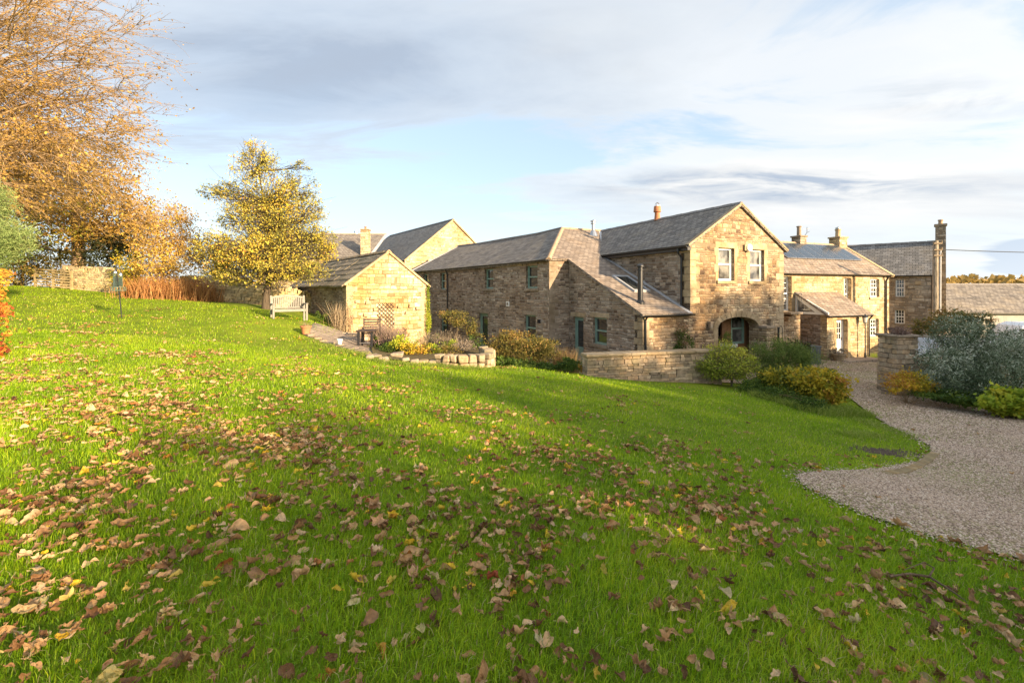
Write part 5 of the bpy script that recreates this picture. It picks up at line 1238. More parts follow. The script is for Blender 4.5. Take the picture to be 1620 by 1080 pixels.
def plant(name,label,cat,base,blobs,leafmat,barkmat,trunk=None,seed=1,leaf=.05,group=None,stems=8,r0=.02,wr=.55,crown='foliage',trunkn='stem',twigs=0,limbr=.5,up=.1,K=40,bow=.1,spread=.22,shell=.62):
    rs=np.random.RandomState(seed); base=np.array(base,float)
    R_=root(name,tuple(base),label,cat,group); vs=[];big=[];small=[]
    if trunk is not None:
        tp=[np.array(p,float) for p in trunk[0]]; tr=trunk[1]
        for i in range(len(tp)-1): big.append(np.concatenate([tp[i],tp[i+1],[tr[i],tr[i+1]]]))
    for (c,Rr,n,t0) in blobs:
        Kk=max(6,int(K*n/2500)+6); P,tn,cc=blobpts(c,Rr,n,Kk,rs,spread,shell)
        P=P[P[:,2]>ground(P[:,0],P[:,1])+.02] if len(P) else P
        m=len(P); tn=np.resize(tn,m)
        vs.append(cards(P,leaf,np.clip(t0+tn+rs.normal(0,.13,m),0,1),wr,up,rs))
        if trunk is not None:
            # a limb towards the blob, twigs on to its clumps
            j=min(len(tp)-1,max(1,int(len(tp)*rs.uniform(.45,1)))); s0=tp[j]; s0=tp[int(np.argmin([abs(q[2]-(c[2]-.55*Rr[2]-.2*np.linalg.norm(np.array(c)[:2]-q[:2]))) for q in tp[1:]]))+1]
            lim=curve(s0,np.array(c)-np.array([0,0,Rr[2]*.2]),7,-bow,rs); rr=tr[min(j,len(tr)-1)]*limbr; big+=path_segs(lim,rr,rr*.25)
            for q in cc:
                st=lim[rs.randint(3,8)]; cv=curve(st,q,5,rs.uniform(-.1,.25),rs,.12); small+=path_segs(cv,rr*.22,.006)
                for _ in range(twigs):
                    e=q+rs.normal(0,.28,3)*np.array(Rr)*1.0; e=q+(e-q)*1.0; cv2=curve(cv[rs.randint(2,6)],e,4,rs.uniform(-.1,.2),rs,.12); small+=path_segs(cv2,.010,.003)
        else:
            if stems==1 and blobs[0][0]!=c: continue
            for k in range(1 if stems==1 else max(2,stems//len(blobs))):
                q=cc[rs.randint(len(cc))]; st=base+np.array([rs.normal(0,.08),rs.normal(0,.08),-.05])
                if False: st=np.array([c[0]+rs.normal(0,.15),c[1],gz(c[0],c[1])-.05])
                small+=path_segs(curve(st,q,5,.15,rs,.12),r0,r0*.3)
    v,f,t_=merge(vs); mk(crown,v,f,leafmat,R_,attr=t_)
    if big or small:
        a=tubes(big,8) if big else None; b=tubes(small,4) if small else None
        if a is not None and b is not None: v=np.concatenate([a[0],b[0]]); f=np.concatenate([a[1],b[1]+len(a[0])])
        else: v,f=a if a is not None else b
        mk(trunkn,v,f,barkmat,R_,smooth=True)
    return R_
bark=m_bark('bark',(.20,.15,.10)); bark_w=m_bark('warm_bark',(.38,.26,.15)); bark_d=m_bark('dark_bark',(.09,.07,.05)); bark_m=m_bark('mossy_bark',(.22,.17,.11),(.12,.13,.04))
lf_gold=m_leaf('leaf_gold',[(0,(.15,.16,.04)),(.25,(.30,.29,.06)),(.5,(.48,.41,.07)),(.75,(.64,.48,.07)),(.93,(.72,.50,.05)),(1,(.58,.30,.07))])
lf_bronze=m_leaf('leaf_bronze',[(0,(.10,.075,.025)),(.3,(.24,.15,.035)),(.6,(.40,.23,.05)),(.85,(.50,.33,.05)),(1,(.36,.34,.05))])
lf_copper=m_leaf('leaf_copper',[(0,(.20,.11,.03)),(.5,(.42,.25,.06)),(1,(.56,.40,.07))])
lf_green=m_leaf('leaf_green',[(0,(.03,.06,.012)),(.5,(.08,.14,.02)),(1,(.18,.22,.03))])
lf_lime=m_leaf('leaf_lime',[(0,(.14,.22,.02)),(.5,(.30,.38,.03)),(1,(.50,.46,.04))])
lf_olive=m_leaf('leaf_olive',[(0,(.06,.07,.02)),(.4,(.14,.13,.03)),(.75,(.24,.18,.04)),(1,(.30,.16,.05))])
lf_silver=m_leaf('leaf_silver',[(0,(.03,.05,.02)),(.35,(.10,.14,.07)),(.58,(.23,.28,.17)),(.78,(.48,.52,.40)),(1,(.85,.85,.72))],.2)
lf_yel=m_leaf('leaf_yellow',[(0,(.10,.13,.02)),(.35,(.32,.30,.03)),(.7,(.58,.42,.03)),(1,(.45,.22,.05))])
lf_dark=m_leaf('leaf_dark',[(0,(.02,.03,.012)),(.5,(.05,.055,.02)),(1,(.12,.10,.03))])
lf_red=m_leaf('leaf_red',[(0,(.20,.03,.02)),(.4,(.45,.10,.03)),(.75,(.58,.26,.04)),(1,(.55,.40,.05))])
lf_pine=m_leaf('needle_green',[(0,(.12,.19,.05)),(.5,(.27,.36,.12)),(1,(.45,.50,.20))])
lf_pale=m_leaf('leaf_pale_green',[(0,(.12,.18,.02)),(.5,(.30,.36,.045)),(1,(.52,.50,.07))])
lf_grey=m_leaf('leaf_grey_brown',[(0,(.10,.08,.06)),(.5,(.22,.18,.13)),(1,(.34,.27,.22))])
lf_purple=m_leaf('leaf_purple',[(0,(.06,.025,.03)),(.5,(.14,.06,.06)),(1,(.25,.13,.10))])
def B(px,py,Y,rx,ry,n,t,rz=None):       # blob from its outline in the photo: centre, half width/height in photo pixels
    c=W(px,py,Y); k=Y/FPX; return (tuple(c),(rx*k,(rz if rz else rx*k*.85),ry*k),n,t)
# yellow tree beside the outhouse
Y=21.5; b0=G(408,489); b0=Vector((b0.x,Y+.2,gz(b0.x,Y+.2)))
tr=([b0-Vector((0,0,.3)),b0+Vector((.02,0,.5)),b0+Vector((.1,.05,1.1)),b0+Vector((.15,0,2.0)),b0+Vector((.1,0,3.6)),b0+Vector((-.1,0,5.2)),b0+Vector((-.35,0,6.6))],[.22,.17,.15,.11,.08,.05,.02])
bl=[B(428,378,Y+.2,74,60,3200,.5),B(424,312,Y+.3,66,46,1700,.45),B(405,262,Y+.2,34,30,500,.5),B(345,392,Y,32,26,1900,.6),B(395,402,Y-.6,44,32,3000,.62),B(460,390,Y,46,34,3000,.5),B(503,380,Y+.4,26,24,1200,.42),B(430,350,Y,54,30,3200,.55),B(385,322,Y+.4,36,24,1500,.48),B(445,312,Y,34,24,1500,.58),
    B(400,275,Y+.2,26,26,620,.5),B(395,240,Y+.3,26,16,330,.62),B(425,262,Y+.1,18,22,330,.6),B(352,300,Y+.6,34,14,420,.18),B(328,304,Y+.4,16,10,130,.1),B(370,345,Y+.2,26,20,500,.35),B(484,300,Y+.3,24,24,420,.40),B(490,335,Y+.3,24,26,700,.45),B(480,262,Y+.2,14,10,110,.3),B(462,285,Y+.2,14,16,160,.4),
    B(425,428,Y-.3,64,22,2600,.5),B(345,422,Y-.2,26,20,1200,.55),B(485,428,Y,34,18,1300,.4),B(380,440,Y-.2,40,12,700,.35),B(517,398,Y+.5,16,18,500,.5)]
bl=[(c_,R_,int(n_*1.12),t_) for c_,R_,n_,t_ in bl]
plant('golden_tree','golden yellow autumn tree beside the stone outhouse, its trunk by the bench','tree',b0,bl,lf_gold,bark_d,tr,3,.092,crown='crown',trunkn='trunk',twigs=4,limbr=.5,K=85,spread=.20)
# big bronze tree behind the sunlit wall
Y=28.5; b0=Vector((W(125,430,Y).x,Y,gz(W(125,430,Y).x,Y)))
tr=([b0-Vector((0,0,.3)),b0+Vector((-.05,0,1.0)),b0+Vector((0,0,2.2)),b0+Vector((-.1,0,3.4)),b0+Vector((-.3,0,5)),b0+Vector((-.6,0,7)),b0+Vector((-1,0,9))],[.46,.38,.34,.30,.22,.16,.08])
bl=[B(60,330,Y,60,40,2600,.5),B(130,350,Y-1,60,34,2600,.62),B(190,375,Y,48,30,2000,.4),B(100,290,Y,80,45,2600,.45),B(180,310,Y+1,50,45,1600,.5),B(30,380,Y,40,26,1200,.5),B(60,230,Y+1,80,50,1500,.4),B(150,250,Y+1,55,45,1100,.42),B(215,345,Y,30,34,800,.45),B(5,300,Y,50,50,1300,.7)]
plant('bronze_tree','large bronze-leaved tree with a stout trunk rising behind the sunlit stone wall','tree',b0,bl,lf_bronze,bark_w,tr,5,.19,crown='crown',trunkn='trunk',twigs=3,limbr=.45,K=70,spread=.24)
# tree at the upper left whose long fine twigs sweep to the right
def sweeping():
    rs=np.random.RandomState(12); Y=21.0; b=Vector((-27.5,21.5,gz(-27.5,21.5))); R_=root('sweeping_tree',tuple(b),'tall tree at the left edge with long fine copper twigs sweeping over the garden','tree')
    big=[];mid=[];fine=[];leaf=[];ld=[]
    tk=np.array([b+Vector((0,0,z)) for z in (-.3,2,4.5,7,9.5,12,15)]); tr_=[.55,.45,.38,.32,.24,.17,.08]
    for i in range(6): big.append(np.concatenate([tk[i],tk[i+1],[tr_[i],tr_[i+1]]]))
    ends=[]
    for px,py in [(60,-120),(160,-60),(200,-10),(235,60),(215,100),(250,140),(225,170),(252,185),(200,220),(240,235),(180,260),(215,275),(140,290),(90,280),(50,250),(110,210),(150,150),(90,60),(60,140),(20,190),(120,20),(170,55),(60,10),(-20,-60),(20,60),(235,205),(245,110),(190,-90),(130,-150)]:
        for rep in range(3):
            Ye=Y+rs.uniform(-3.0,3.5); e=np.array(W(px-66+rs.normal(0,8),py+rs.normal(0,10),Ye)); z0=min(max(e[2]*.60+1.2,3.0),12.5)+rs.uniform(-.8,.8); st=np.array([b.x,b.y,z0])
            st[0]+=rs.uniform(-.1,.1); c=curve(st,e,10,rs.uniform(.15,.5),rs,.28); big+=path_segs(c,.06*rs.uniform(.6,1.3),.010); ends.append(c)
    for c in ends:
        for k in range(12):
            j=rs.randint(2,11); st=c[j]; d=unit((c[-1]-c[-3])[None])[0]*.9+np.array([rs.uniform(-.2,.8),rs.uniform(-.8,.8),rs.uniform(-.95,.7)])
            L_=rs.uniform(1.2,3.0); e=st+unit(d[None])[0]*L_+np.array([0,0,-.10*L_]); cv=curve(st,e,6,rs.uniform(.0,.25),rs,.10); mid+=path_segs(cv,.017,.006)
            for m_ in range(8):
                q=rs.randint(1,7); d2=unit((e-st)[None])[0]+rs.normal(0,.33,3)+np.array([.18,0,.02]); L2=rs.uniform(.45,1.35); e2=cv[q]+unit(d2[None])[0]*L2; c3=curve(cv[q],e2,3,rs.uniform(-.1,.2),rs,.1); fine+=path_segs(c3,.0085,.004)
                if rs.rand()<.95:
                    for l in range(rs.randint(1,5)): leaf.append(c3[rs.randint(1,4)]+rs.normal(0,.07,3)); ld.append(unit(d2[None])[0])
    leaf=np.array(leaf); z=leaf[:,2]
    k=rs.rand(len(leaf))<np.clip(1.35-(z-3)/11,.4,1); leaf=leaf[k]
    v,f,t_=cards(leaf,.125,np.clip(.5-(leaf[:,2]-5)*.02+rs.normal(0,.22,len(leaf)),0,1),.5,-.1,rs); mk('crown',v,f,lf_copper,R_,attr=t_)
    a=tubes(big,7);b_=tubes(mid,4);c_=tubes(fine,3)
    v=np.concatenate([a[0],b_[0]]);f=np.concatenate([a[1],b_[1]+len(a[0])]); mk('trunk',v,f,bark_w,R_,smooth=True)
    mk('twigs',c_[0],c_[1],m_bark('copper_twig',(.38,.25,.115)),R_,smooth=True)
sweeping()
def PL(*a,**k): return plant(*a,**k)
# conifer at the left edge
Y=17; c=W(-8,350,Y); b0=Vector((c.x-.6,Y,gz(c.x-.6,Y)))
PL('pine_tree','soft green pine reaching in at the left edge of the garden','tree',b0,[B(-30,330,Y,38,52,7000,.5),B(8,372,Y,36,28,6500,.55),B(-20,395,Y,44,26,4200,.45),B(-5,318,Y,26,20,1800,.6)],lf_pine,bark,([b0-Vector((0,0,.3)),b0+Vector((0,0,1.5)),b0+Vector((0,0,3)),b0+Vector((0,0,4.5))],[.16,.13,.09,.03]),8,.14,wr=.10,crown='crown',trunkn='trunk',spread=.26,K=36)
# shrubs on the left
def sh(name,label,blobs,mat,seed,leaf,cat='shrub',bk=bark_w,group=None,**k):
    c=blobs[0][0]; x,y=c[0],c[1]; return plant(name,label,cat,(x,y,gz(x,y)),blobs,mat,bk,None,seed,leaf,group,**k)
sh('red_shrub','orange and red autumn shrub at the left edge of the lawn',[B(-30,510,9.5,36,38,1100,.5),B(-14,470,10.5,28,26,700,.75),B(-44,560,8.6,34,34,700,.35),B(0,442,12.5,20,16,420,.9)],lf_red,21,.085,stems=30,r0=.01)
sh('hedge_shrub','thin hawthorn hedge of olive and yellow leaves behind the hurdle gate',[B(30,405,27.5,60,26,1900,.45),B(95,402,28,34,22,900,.4),B(60,430,27,60,20,1900,.6),B(-10,425,26,40,28,1500,.6)],lf_olive,22,.15,stems=60,r0=.02,bk=bark,spread=.3)
sh('dark_shrub','dark evergreen bush behind the right end of the sunlit wall',[B(165,405,27.4,26,24,2000,.35),B(195,395,27.6,22,30,1400,.4),B(150,420,27.2,18,14,600,.5)],lf_dark,23,.13,stems=16,r0=.02)
sh('yellow_bush','rounded yellow-green bush at the end of the sunlit wall behind the bird feeder',[B(200,432,24.5,20,28,2000,.55),B(192,462,24,16,14,800,.3),B(225,425,25,18,24,1000,.6)],lf_yel,24,.10,stems=12)
b0=Vector((W(255,470,24.5).x,24.5,gz(W(255,470,24.5).x,24.5)))
plant('orange_tree','small orange-brown autumn tree between the two stone walls','tree',b0,[B(250,385,24.5,34,36,1700,.7),B(285,365,25,30,34,1000,.6),B(225,360,25,26,34,900,.55),B(260,425,24.2,36,26,1900,.75),B(262,335,25,34,22,500,.5),B(300,400,25,22,26,800,.7)],lf_copper,bark_w,([b0-Vector((0,0,.2)),b0+Vector((.05,0,1)),b0+Vector((.1,0,2)),b0+Vector((.1,0,3.4))],[.09,.075,.05,.02]),26,.13,crown='crown',trunkn='trunk',twigs=5,limbr=.5,K=60,spread=.3)
sh('green_bush','grey-green bush behind the boundary wall between the orange and golden trees',[B(315,405,26.5,30,24,1100,.5),B(345,425,26.6,26,16,700,.45)],lf_green,27,.13,stems=10,spread=.3)
def reeds(name,label,cat,pts,h,n,mat,seed,w=.012,spread=.25,tipmat=None,lean=.25):
    rs=np.random.RandomState(seed); c=pts[0]; R_=root(name,(c[0],c[1],gz(c[0],c[1])),label,cat); V_=[];T_=[]
    P=np.array([(p[0],p[1]) for p in pts]); i=rs.randint(0,len(P),n); xy=P[i]+rs.normal(0,spread,(n,2)); z=ground(xy[:,0],xy[:,1])
    b=np.stack([xy[:,0],xy[:,1],z-.02],1); hh=h*rs.uniform(.55,1.15,n); d=rs.normal(0,lean,(n,2))*hh[:,None]; a=rs.uniform(0,3.14,n); wv=np.stack([np.cos(a)*w,np.sin(a)*w,0*a],1)
    m=b+np.stack([d[:,0]*.35,d[:,1]*.35,hh*.55],1); t=b+np.stack([d[:,0],d[:,1],hh],1)
    v=np.stack([b-wv,b+wv,m-wv*.8,m+wv*.8,t],1).reshape(-1,3); f=(np.array([(0,1,3),(0,3,2),(2,3,4)])[None]+np.arange(n)[:,None,None]*5).reshape(-1,3)
    mk('stems',v,f,mat,R_,attr=np.repeat(np.clip(rs.normal(.5,.22,n),0,1),5)); return R_
rd_or=m_leaf('orange_stem',[(0,(.20,.08,.03)),(.5,(.42,.20,.07)),(1,(.55,.34,.14))]); rd_br=m_leaf('dry_stem',[(0,(.16,.11,.07)),(.5,(.32,.24,.15)),(1,(.50,.42,.28))])
rd_gr=m_leaf('green_stem',[(0,(.12,.19,.02)),(.5,(.25,.33,.04)),(1,(.45,.44,.14))],.45)
pp_=[W(px,470,24) for px in (232,250,268,284,300,316)]
reeds('dogwood_shrub','dense clump of upright orange stems growing before the boundary wall','shrub',pp_,1.15,3000,rd_or,31,.012,.55,lean=.30)
pp_=[W(px,470,26.8) for px in (330,350,372,395,420,440)]
reeds('thorn_hedge','bare dark thorny hedge twigs standing above the shaded boundary wall','hedge',pp_,1.75,900,m_leaf('dark_twig',[(0,(.05,.04,.03)),(1,(.16,.12,.09))],.1),32,.014,.4,lean=.45)
# plants along the outhouse side and patio
reeds('dry_grass_clump','dry brown perennial stems at the left corner of the outhouse','plant',[(-7.9,20.4),(-8.1,20.9),(-7.75,20.6)],1.2,260,rd_br,33,.010,.14)
sh('white_flower_plant','low leafy plant with pale flowers behind the bench end',[B(512,500,20.5,14,8,350,.6)],lf_green,34,.06,stems=4,r0=.008)
sh('wall_climber','thin bare climber with a few leaves on the left edge of the sunlit gable',[((-7.45,20.95,-.9),(.22,.16,.75),260,.4)],lf_grey,35,.05,cat='climber',stems=14,r0=.008)
fgp=FG.P(gw+.05,-.12,0)
sh('ivy_climber','yellow-green ivy climbing the right corner of the outhouse gable',[((fgp.x,fgp.y,-1.2),(.14,.14,1.1),1500,.6)],lf_lime,36,.06,cat='climber',stems=5,r0=.01)
potl=reeds('dead_pot_plant','spiky dead grey plant growing from the terracotta pot','plant',[(potc.x,potc.y)],.3,60,rd_br,37,.006,.04,lean=.9)
for ch_ in potl.children: ch_.location.z += potc.z-gz(potc.x,potc.y)-.08
# flower bed
def bedz(x,y): return float(zbed(np.array([x]),np.array([y]))[0])
def raise_(o,dz):
    for c_ in o.children: c_.location.z+=dz
def bp(px,Y): return (W(px,560,Y).x,Y)
x,y=bp(610,17.4); o=reeds('lavender_bush','grey-pink lavender bush with tall seed stems in the flower bed','plant',[(x,y),(x+.3,y+.1),(x-.25,y)],.95,1300,m_leaf('lavender_stem',[(0,(.16,.13,.09)),(.5,(.34,.27,.20)),(.8,(.42,.28,.26)),(1,(.48,.30,.32))]),38,.008,.16,lean=.35); raise_(o,bedz(x,y)-gz(x,y))
def bsh(name,label,px,Y,zc,rx,rz,n,t,mat,seed,leaf,cat='plant',**k):
    x,y=bp(px,Y); z=bedz(x,y); R_=plant(name,label,cat,(x,y,z),[((x,y,z+zc),(rx,rx*.8,rz),n,t)],mat,bark,None,seed,leaf,stems=6,r0=.008,**k); return R_
bsh('red_flower_clump','small clump with dull red flower heads in front of the outhouse gable',637,18.4,.55,.28,.35,420,.4,lf_purple,39,.06)
bsh('yellow_leaf_plant','bright yellow-green leafy plant in the middle of the flower bed',632,16.6,.28,.38,.26,600,.6,lf_lime,40,.10)
bsh('bed_ground_plant','low orange and yellow autumn perennial spilling over the bed rocks',660,16.0,.18,.55,.22,800,.7,lf_yel,41,.08)
bsh('low_green_plant','low green plant at the left front of the flower bed',607,16.3,.12,.4,.2,600,.5,lf_green,42,.06)
bsh('bushy_dry_plant','greyish dry perennial clump behind the curved bed wall',697,17.0,.3,.5,.35,900,.5,lf_grey,43,.06)
bsh('pale_dry_plant','pale brown dry clump at the right of the raised bed',728,16.6,.22,.42,.28,700,.8,lf_grey,44,.05)
bsh('small_leafy_plant','small green leafy plant beside the dwarf tree in the raised bed',712,16.9,.22,.3,.22,420,.5,lf_pale,45,.06)
x,y=bp(675,17.8); o=reeds('seedhead_plant','thin dry brown stems standing in the middle of the bed','plant',[(x,y),(x+.6,y),(x+1.0,y-.3)],.8,420,rd_br,46,.006,.25); raise_(o,bedz(x,y)-gz(x,y))
for q_,(px_,Y_,rx_,rz_,n_l,mt_,lab_) in enumerate([(600,17.0,.35,.3,500,lf_green,'leafy green clump beside the black garden table'),(648,17.2,.4,.34,600,lf_pale,'pale green perennial clump behind the middle bed rocks'),(668,16.6,.42,.26,650,lf_olive,'olive low shrub between the bed rocks and the curved wall'),(688,16.2,.4,.22,650,lf_lime,'yellowish low plant just inside the curved bed wall'),(712,16.0,.38,.2,600,lf_olive,'dull olive creeping plant over the middle of the curved wall'),(738,16.1,.34,.2,500,lf_grey,'brown low plant near the rounded end of the bed wall'),(750,17.2,.3,.3,400,lf_green,'dark green tuft at the back right of the raised bed'),(690,18.0,.45,.35,700,lf_green,'green shrub at the back of the raised bed')]):
    bsh('perennial_plant',lab_,px_,Y_,rz_*.5,rx_,rz_,n_l,.5,mt_,300+q_,.055)
reeds('edge_grass','rough grass tufts growing up against the curved bed wall and rocks','grass tuft',[G(px_,py_).xy for px_,py_ in [(600,572),(625,577),(650,579),(680,580),(700,582),(720,584),(740,585),(757,585),(570,562),(545,556),(520,549),(498,541)]],.16,3200,rd_gr,310,.006,.16,lean=.6)
x,y=bp(721,18.2); z=bedz(x,y)
plant('dwarf_tree','dwarf dark-stemmed tree with a flat olive crown in the raised bed','tree',(x,y,z),[((x-.05,y,z+1.15),(.55,.5,.28),1500,.45),((x+.45,y,z+.85),(.5,.45,.25),1100,.4),((x+.7,y-.1,z+.55),(.35,.3,.22),600,.5)],lf_olive,bark_d,([Vector((x,y,z-.1)),Vector((x+.02,y,z+.4)),Vector((x+.08,y,z+.8)),Vector((x+.05,y,z+1.1))],[.07,.055,.045,.03]),47,.06,crown='crown',trunkn='trunk',K=60)
# shrubs before the wing
sh('rounded_shrub','large rounded olive-brown shrub in front of the farmhouse wing',[B(825,548,17.5,46,22,6500,.55),B(792,552,17.5,24,18,2400,.4),B(860,556,17.2,24,18,2400,.5),B(815,533,17.8,26,12,1600,.75)],lf_olive,51,.065,stems=60,r0=.012,spread=.2)
reeds('brown_grass_clump','brown ornamental grass clump left of the green side door','plant',[W(886,575,17.3).xy,W(897,575,17.2).xy,W(905,575,17.2).xy],1.0,700,m_leaf('reddish_stem',[(0,(.14,.08,.04)),(.5,(.30,.19,.09)),(1,(.30,.30,.10))]),52,.008,.13,lean=.28)
sh('green_ground_plant','low mat of green leaves below the rounded olive shrub',[B(795,572,16.2,24,6,1300,.45),B(828,576,16,26,6,1300,.5),B(855,580,15.8,18,6,800,.4)],lf_green,53,.08,cat='plant',stems=6,r0=.006)
sh('leafy_green_plant','bushy bright green plant with dark gaps left of the low wall',[B(905,577,15.5,20,10,1800,.6),B(880,581,15.6,16,7,800,.4)],lf_green,54,.06,cat='plant',stems=8,r0=.006)
sh('yellow_flower_plant','small clump of yellow flowers at the left end of the low wall',[B(923,581,15.0,7,7,260,.75)],lf_yel,55,.06,cat='plant',stems=3,r0=.005)
# climber by the trellis, bucket plant
c=FA.P(-.55,-.25,0)
sh('trellis_climber','dark green climber growing against the brown trellis',[((c.x,c.y,-2.0),(.35,.18,.45),900,.45),((c.x-.35,c.y-.15,-2.35),(.25,.18,.22),420,.2)],lf_green,56,.06,cat='climber',stems=6,r0=.012)
o=plant('bucket_shrub','small grey-green shrub growing in the galvanised bucket','plant',(bk.x,bk.y,bk.z),[((bk.x,bk.y,bk.z+.22),(.24,.22,.24),520,.5)],lf_green,bark,None,57,.05,stems=1,r0=.006)
# centre shrubs at the drive
P0=G(1160,612); b0=Vector((P0.x,P0.y+.1,P0.z)); Y=b0.y
tr=([b0-Vector((0,0,.1)),b0+Vector((0,0,.25)),b0+Vector((-.05,0,.5)),b0+Vector((-.08,0,.8))],[.05,.04,.03,.02])
plant('round_green_shrub','round pale green shrub with forked trunk at the right end of the low wall','shrub',b0,[B(1150,572,Y,40,22,3200,.6),B(1125,580,Y-.1,22,20,1400,.5),B(1178,582,Y-.1,22,20,1500,.6),B(1150,553,Y,26,12,1200,.75),B(1145,590,Y-.2,34,10,900,.4)],lf_pale,bark_m,tr,58,.062,twigs=2,limbr=.6,K=60)
Y=16.5
sh('feathery_shrub','feathery dark green shrub between the arch and the gravel drive',[B(1215,566,Y,26,26,5200,.5),B(1245,562,Y+.2,26,24,5200,.55),B(1275,572,Y,24,20,3800,.55),B(1232,588,Y-.4,40,14,2600,.45)],m_leaf('feathery',[(0,(.06,.10,.025)),(.5,(.14,.21,.045)),(1,(.30,.36,.08))]),59,.085,wr=.16,stems=26,r0=.012,up=.6)
Y=13.4
sh('yellow_hydrangea','yellow and bronze hydrangea hedge along the edge of the gravel drive',[B(1250,600,14.2,34,17,2300,.36),B(1295,606,13.2,34,23,2900,.5),B(1320,616,12.8,20,18,1300,.66),B(1225,597,14.6,24,13,1000,.32),B(1285,590,13.6,30,8,500,.45)],lf_yel,60,.10,stems=60,r0=.010,bk=bark)
sh('low_green_shrub','low green mound below the round pale shrub',[B(1195,610,14.2,26,12,2400,.45),B(1240,628,13.2,28,14,2600,.5),B(1280,640,12.4,26,12,1900,.4)],lf_green,61,.055,stems=20,r0=.008)
reeds('long_grass','long uncut green grass at the foot of the yellow hydrangea','grass tuft',[G(px,py).xy for px,py in [(1200,628),(1225,634),(1250,642),(1275,650),(1300,655),(1325,656),(1345,655),(1362,658),(1310,648),(1285,643)]],.22,3600,rd_gr,62,.006,.17,lean=.6)
reeds('bank_grass','rough long grass on the bank above the gravel notch','grass tuft',[G(px,py).xy for px,py in [(1370,668),(1392,676),(1415,684),(1440,692),(1380,690),(1350,690)]],.12,1500,rd_gr,63,.006,.16,lean=.7)
# dead heather on the pier
c=pfr.P(0,0,ptop)
o=plant('dead_heather','dead brown heather spreading over the gate pier top','plant',tuple(c),[((c.x,c.y,c.z+.08),(.38,.34,.14),1100,.5),((c.x-.12,c.y-.08,c.z+.10),(.25,.22,.13),500,.4)],m_leaf('dead_heather_leaf',[(0,(.10,.06,.045)),(.5,(.22,.14,.11)),(1,(.32,.22,.18))],.15),bark,None,64,.06,wr=.3,stems=2,r0=.006)
o=plant('trailing_heather','purple-brown trailing plant hanging off the right side of the gate pier','plant',(c.x+.45,c.y+.2,c.z),[((c.x+.5,c.y+.1,c.z-.16),(.15,.2,.2),420,.4)],lf_purple,bark,None,65,.05,stems=1,r0=.005)
# big silver shrub at the right
Y=14.2
sh('silver_shrub','large silver-blue shrub right of the gate pier',[B(1530,560,Y,48,42,9500,.5),B(1495,585,Y-.5,38,32,5200,.55),B(1560,590,Y-.6,46,34,6500,.45),B(1515,528,Y+.3,34,26,3400,.42),B(1475,590,Y-.4,24,20,1600,.6),B(1535,610,Y-1.1,46,22,4200,.35),B(1545,515,Y+.4,22,18,1100,.35)],lf_silver,71,.085,wr=.24,stems=110,r0=.014,spread=.2,up=.3,bk=bark_d)
sh('grey_shrub','paler grey-green shrub at the right edge beside the silver shrub',[B(1612,560,14.8,34,38,4200,.62),B(1640,590,14,34,34,3200,.6),B(1590,540,15.2,20,20,900,.5)],lf_silver,72,.09,wr=.3,stems=50,r0=.014,spread=.22,bk=bark_d)
sh('olive_shrub','yellowish olive bush behind the silver shrub below the utility pole',[B(1490,508,19.5,26,16,1700,.75),B(1540,505,20,28,12,1300,.6),B(1465,518,19.5,16,12,700,.5)],lf_olive,73,.10,stems=20,r0=.015)
reeds('bare_shrub','bare reddish twigs rising before the white van','shrub',[W(px,540,17.5).xy for px in (1560,1578,1592,1606)],2.35,260,m_leaf('bare_red_twig',[(0,(.10,.06,.06)),(1,(.26,.17,.16))],.1),74,.012,.3,lean=.32)
sh('orange_hedge_plant','low orange and green bush at the foot of the gate pier',[B(1435,603,13.6,28,13,2000,.7),B(1420,612,13.3,16,10,700,.85),B(1462,610,13.4,18,12,900,.4)],lf_yel,75,.06,stems=24,r0=.008)
sh('green_border_plant','green ground cover along the drive edge below the silver shrub',[B(1490,624,13.0,34,8,1900,.4),B(1535,632,12.6,32,8,1700,.4),B(1580,640,12.2,20,8,900,.3)],lf_green,76,.07,cat='plant',stems=8,r0=.006)
sh('lime_shrub','bright lime green leafy plant at the right edge of the drive',[B(1600,634,11.8,30,17,1900,.6),B(1640,640,11.6,28,18,1500,.6),B(1578,643,11.7,18,10,700,.5)],lf_lime,77,.12,wr=.8,stems=20,r0=.008)
o=plant('porch_plant','dark little shrub in the stone planter by the cottage door','plant',tuple(spl),[((spl.x,spl.y,spl.z+.12),(.3,.25,.16),420,.5)],lf_grey,bark,None,78,.06,stems=1,r0=.006)
reeds('courtyard_grass','patch of grass at the foot of the cottage wall right of the lantern post','grass tuft',[(19.8,24.3),(20.4,24.9),(21.0,25.3),(20.6,24.2),(21.5,26)],.35,3500,rd_gr,79,.012,.35,lean=.5)
sh('dark_shrub','dark glossy bush behind the iron railings by the stone stair',[B(1262,552,19.0,16,14,900,.6)],lf_dark,80,.09,stems=5)
# ---- far wood on the hill
rs=np.random.RandomState(91); n=15000
x=rs.uniform(95,330,n); y=rs.uniform(118,150,n); crest=.9+2.6*np.exp(-((x-150)/45)**2)+.6*np.sin(x/9)+.45*np.sin(x/3.7)
P=np.stack([x,y,-5+(crest+5)*rs.uniform(0,1,n)**.5*1.0],1)
v,f,t_=cards(P,1.5,np.clip(rs.normal(.55,.2,n),0,1),.8,0,rs)
tag(mk('woodland',v,f,m_leaf('far_wood',[(0,(.14,.11,.04)),(.5,(.30,.20,.06)),(1,(.42,.28,.08))]),attr=t_),'distant orange autumn wood on the horizon beyond the low outbuilding','wood',kind='stuff')
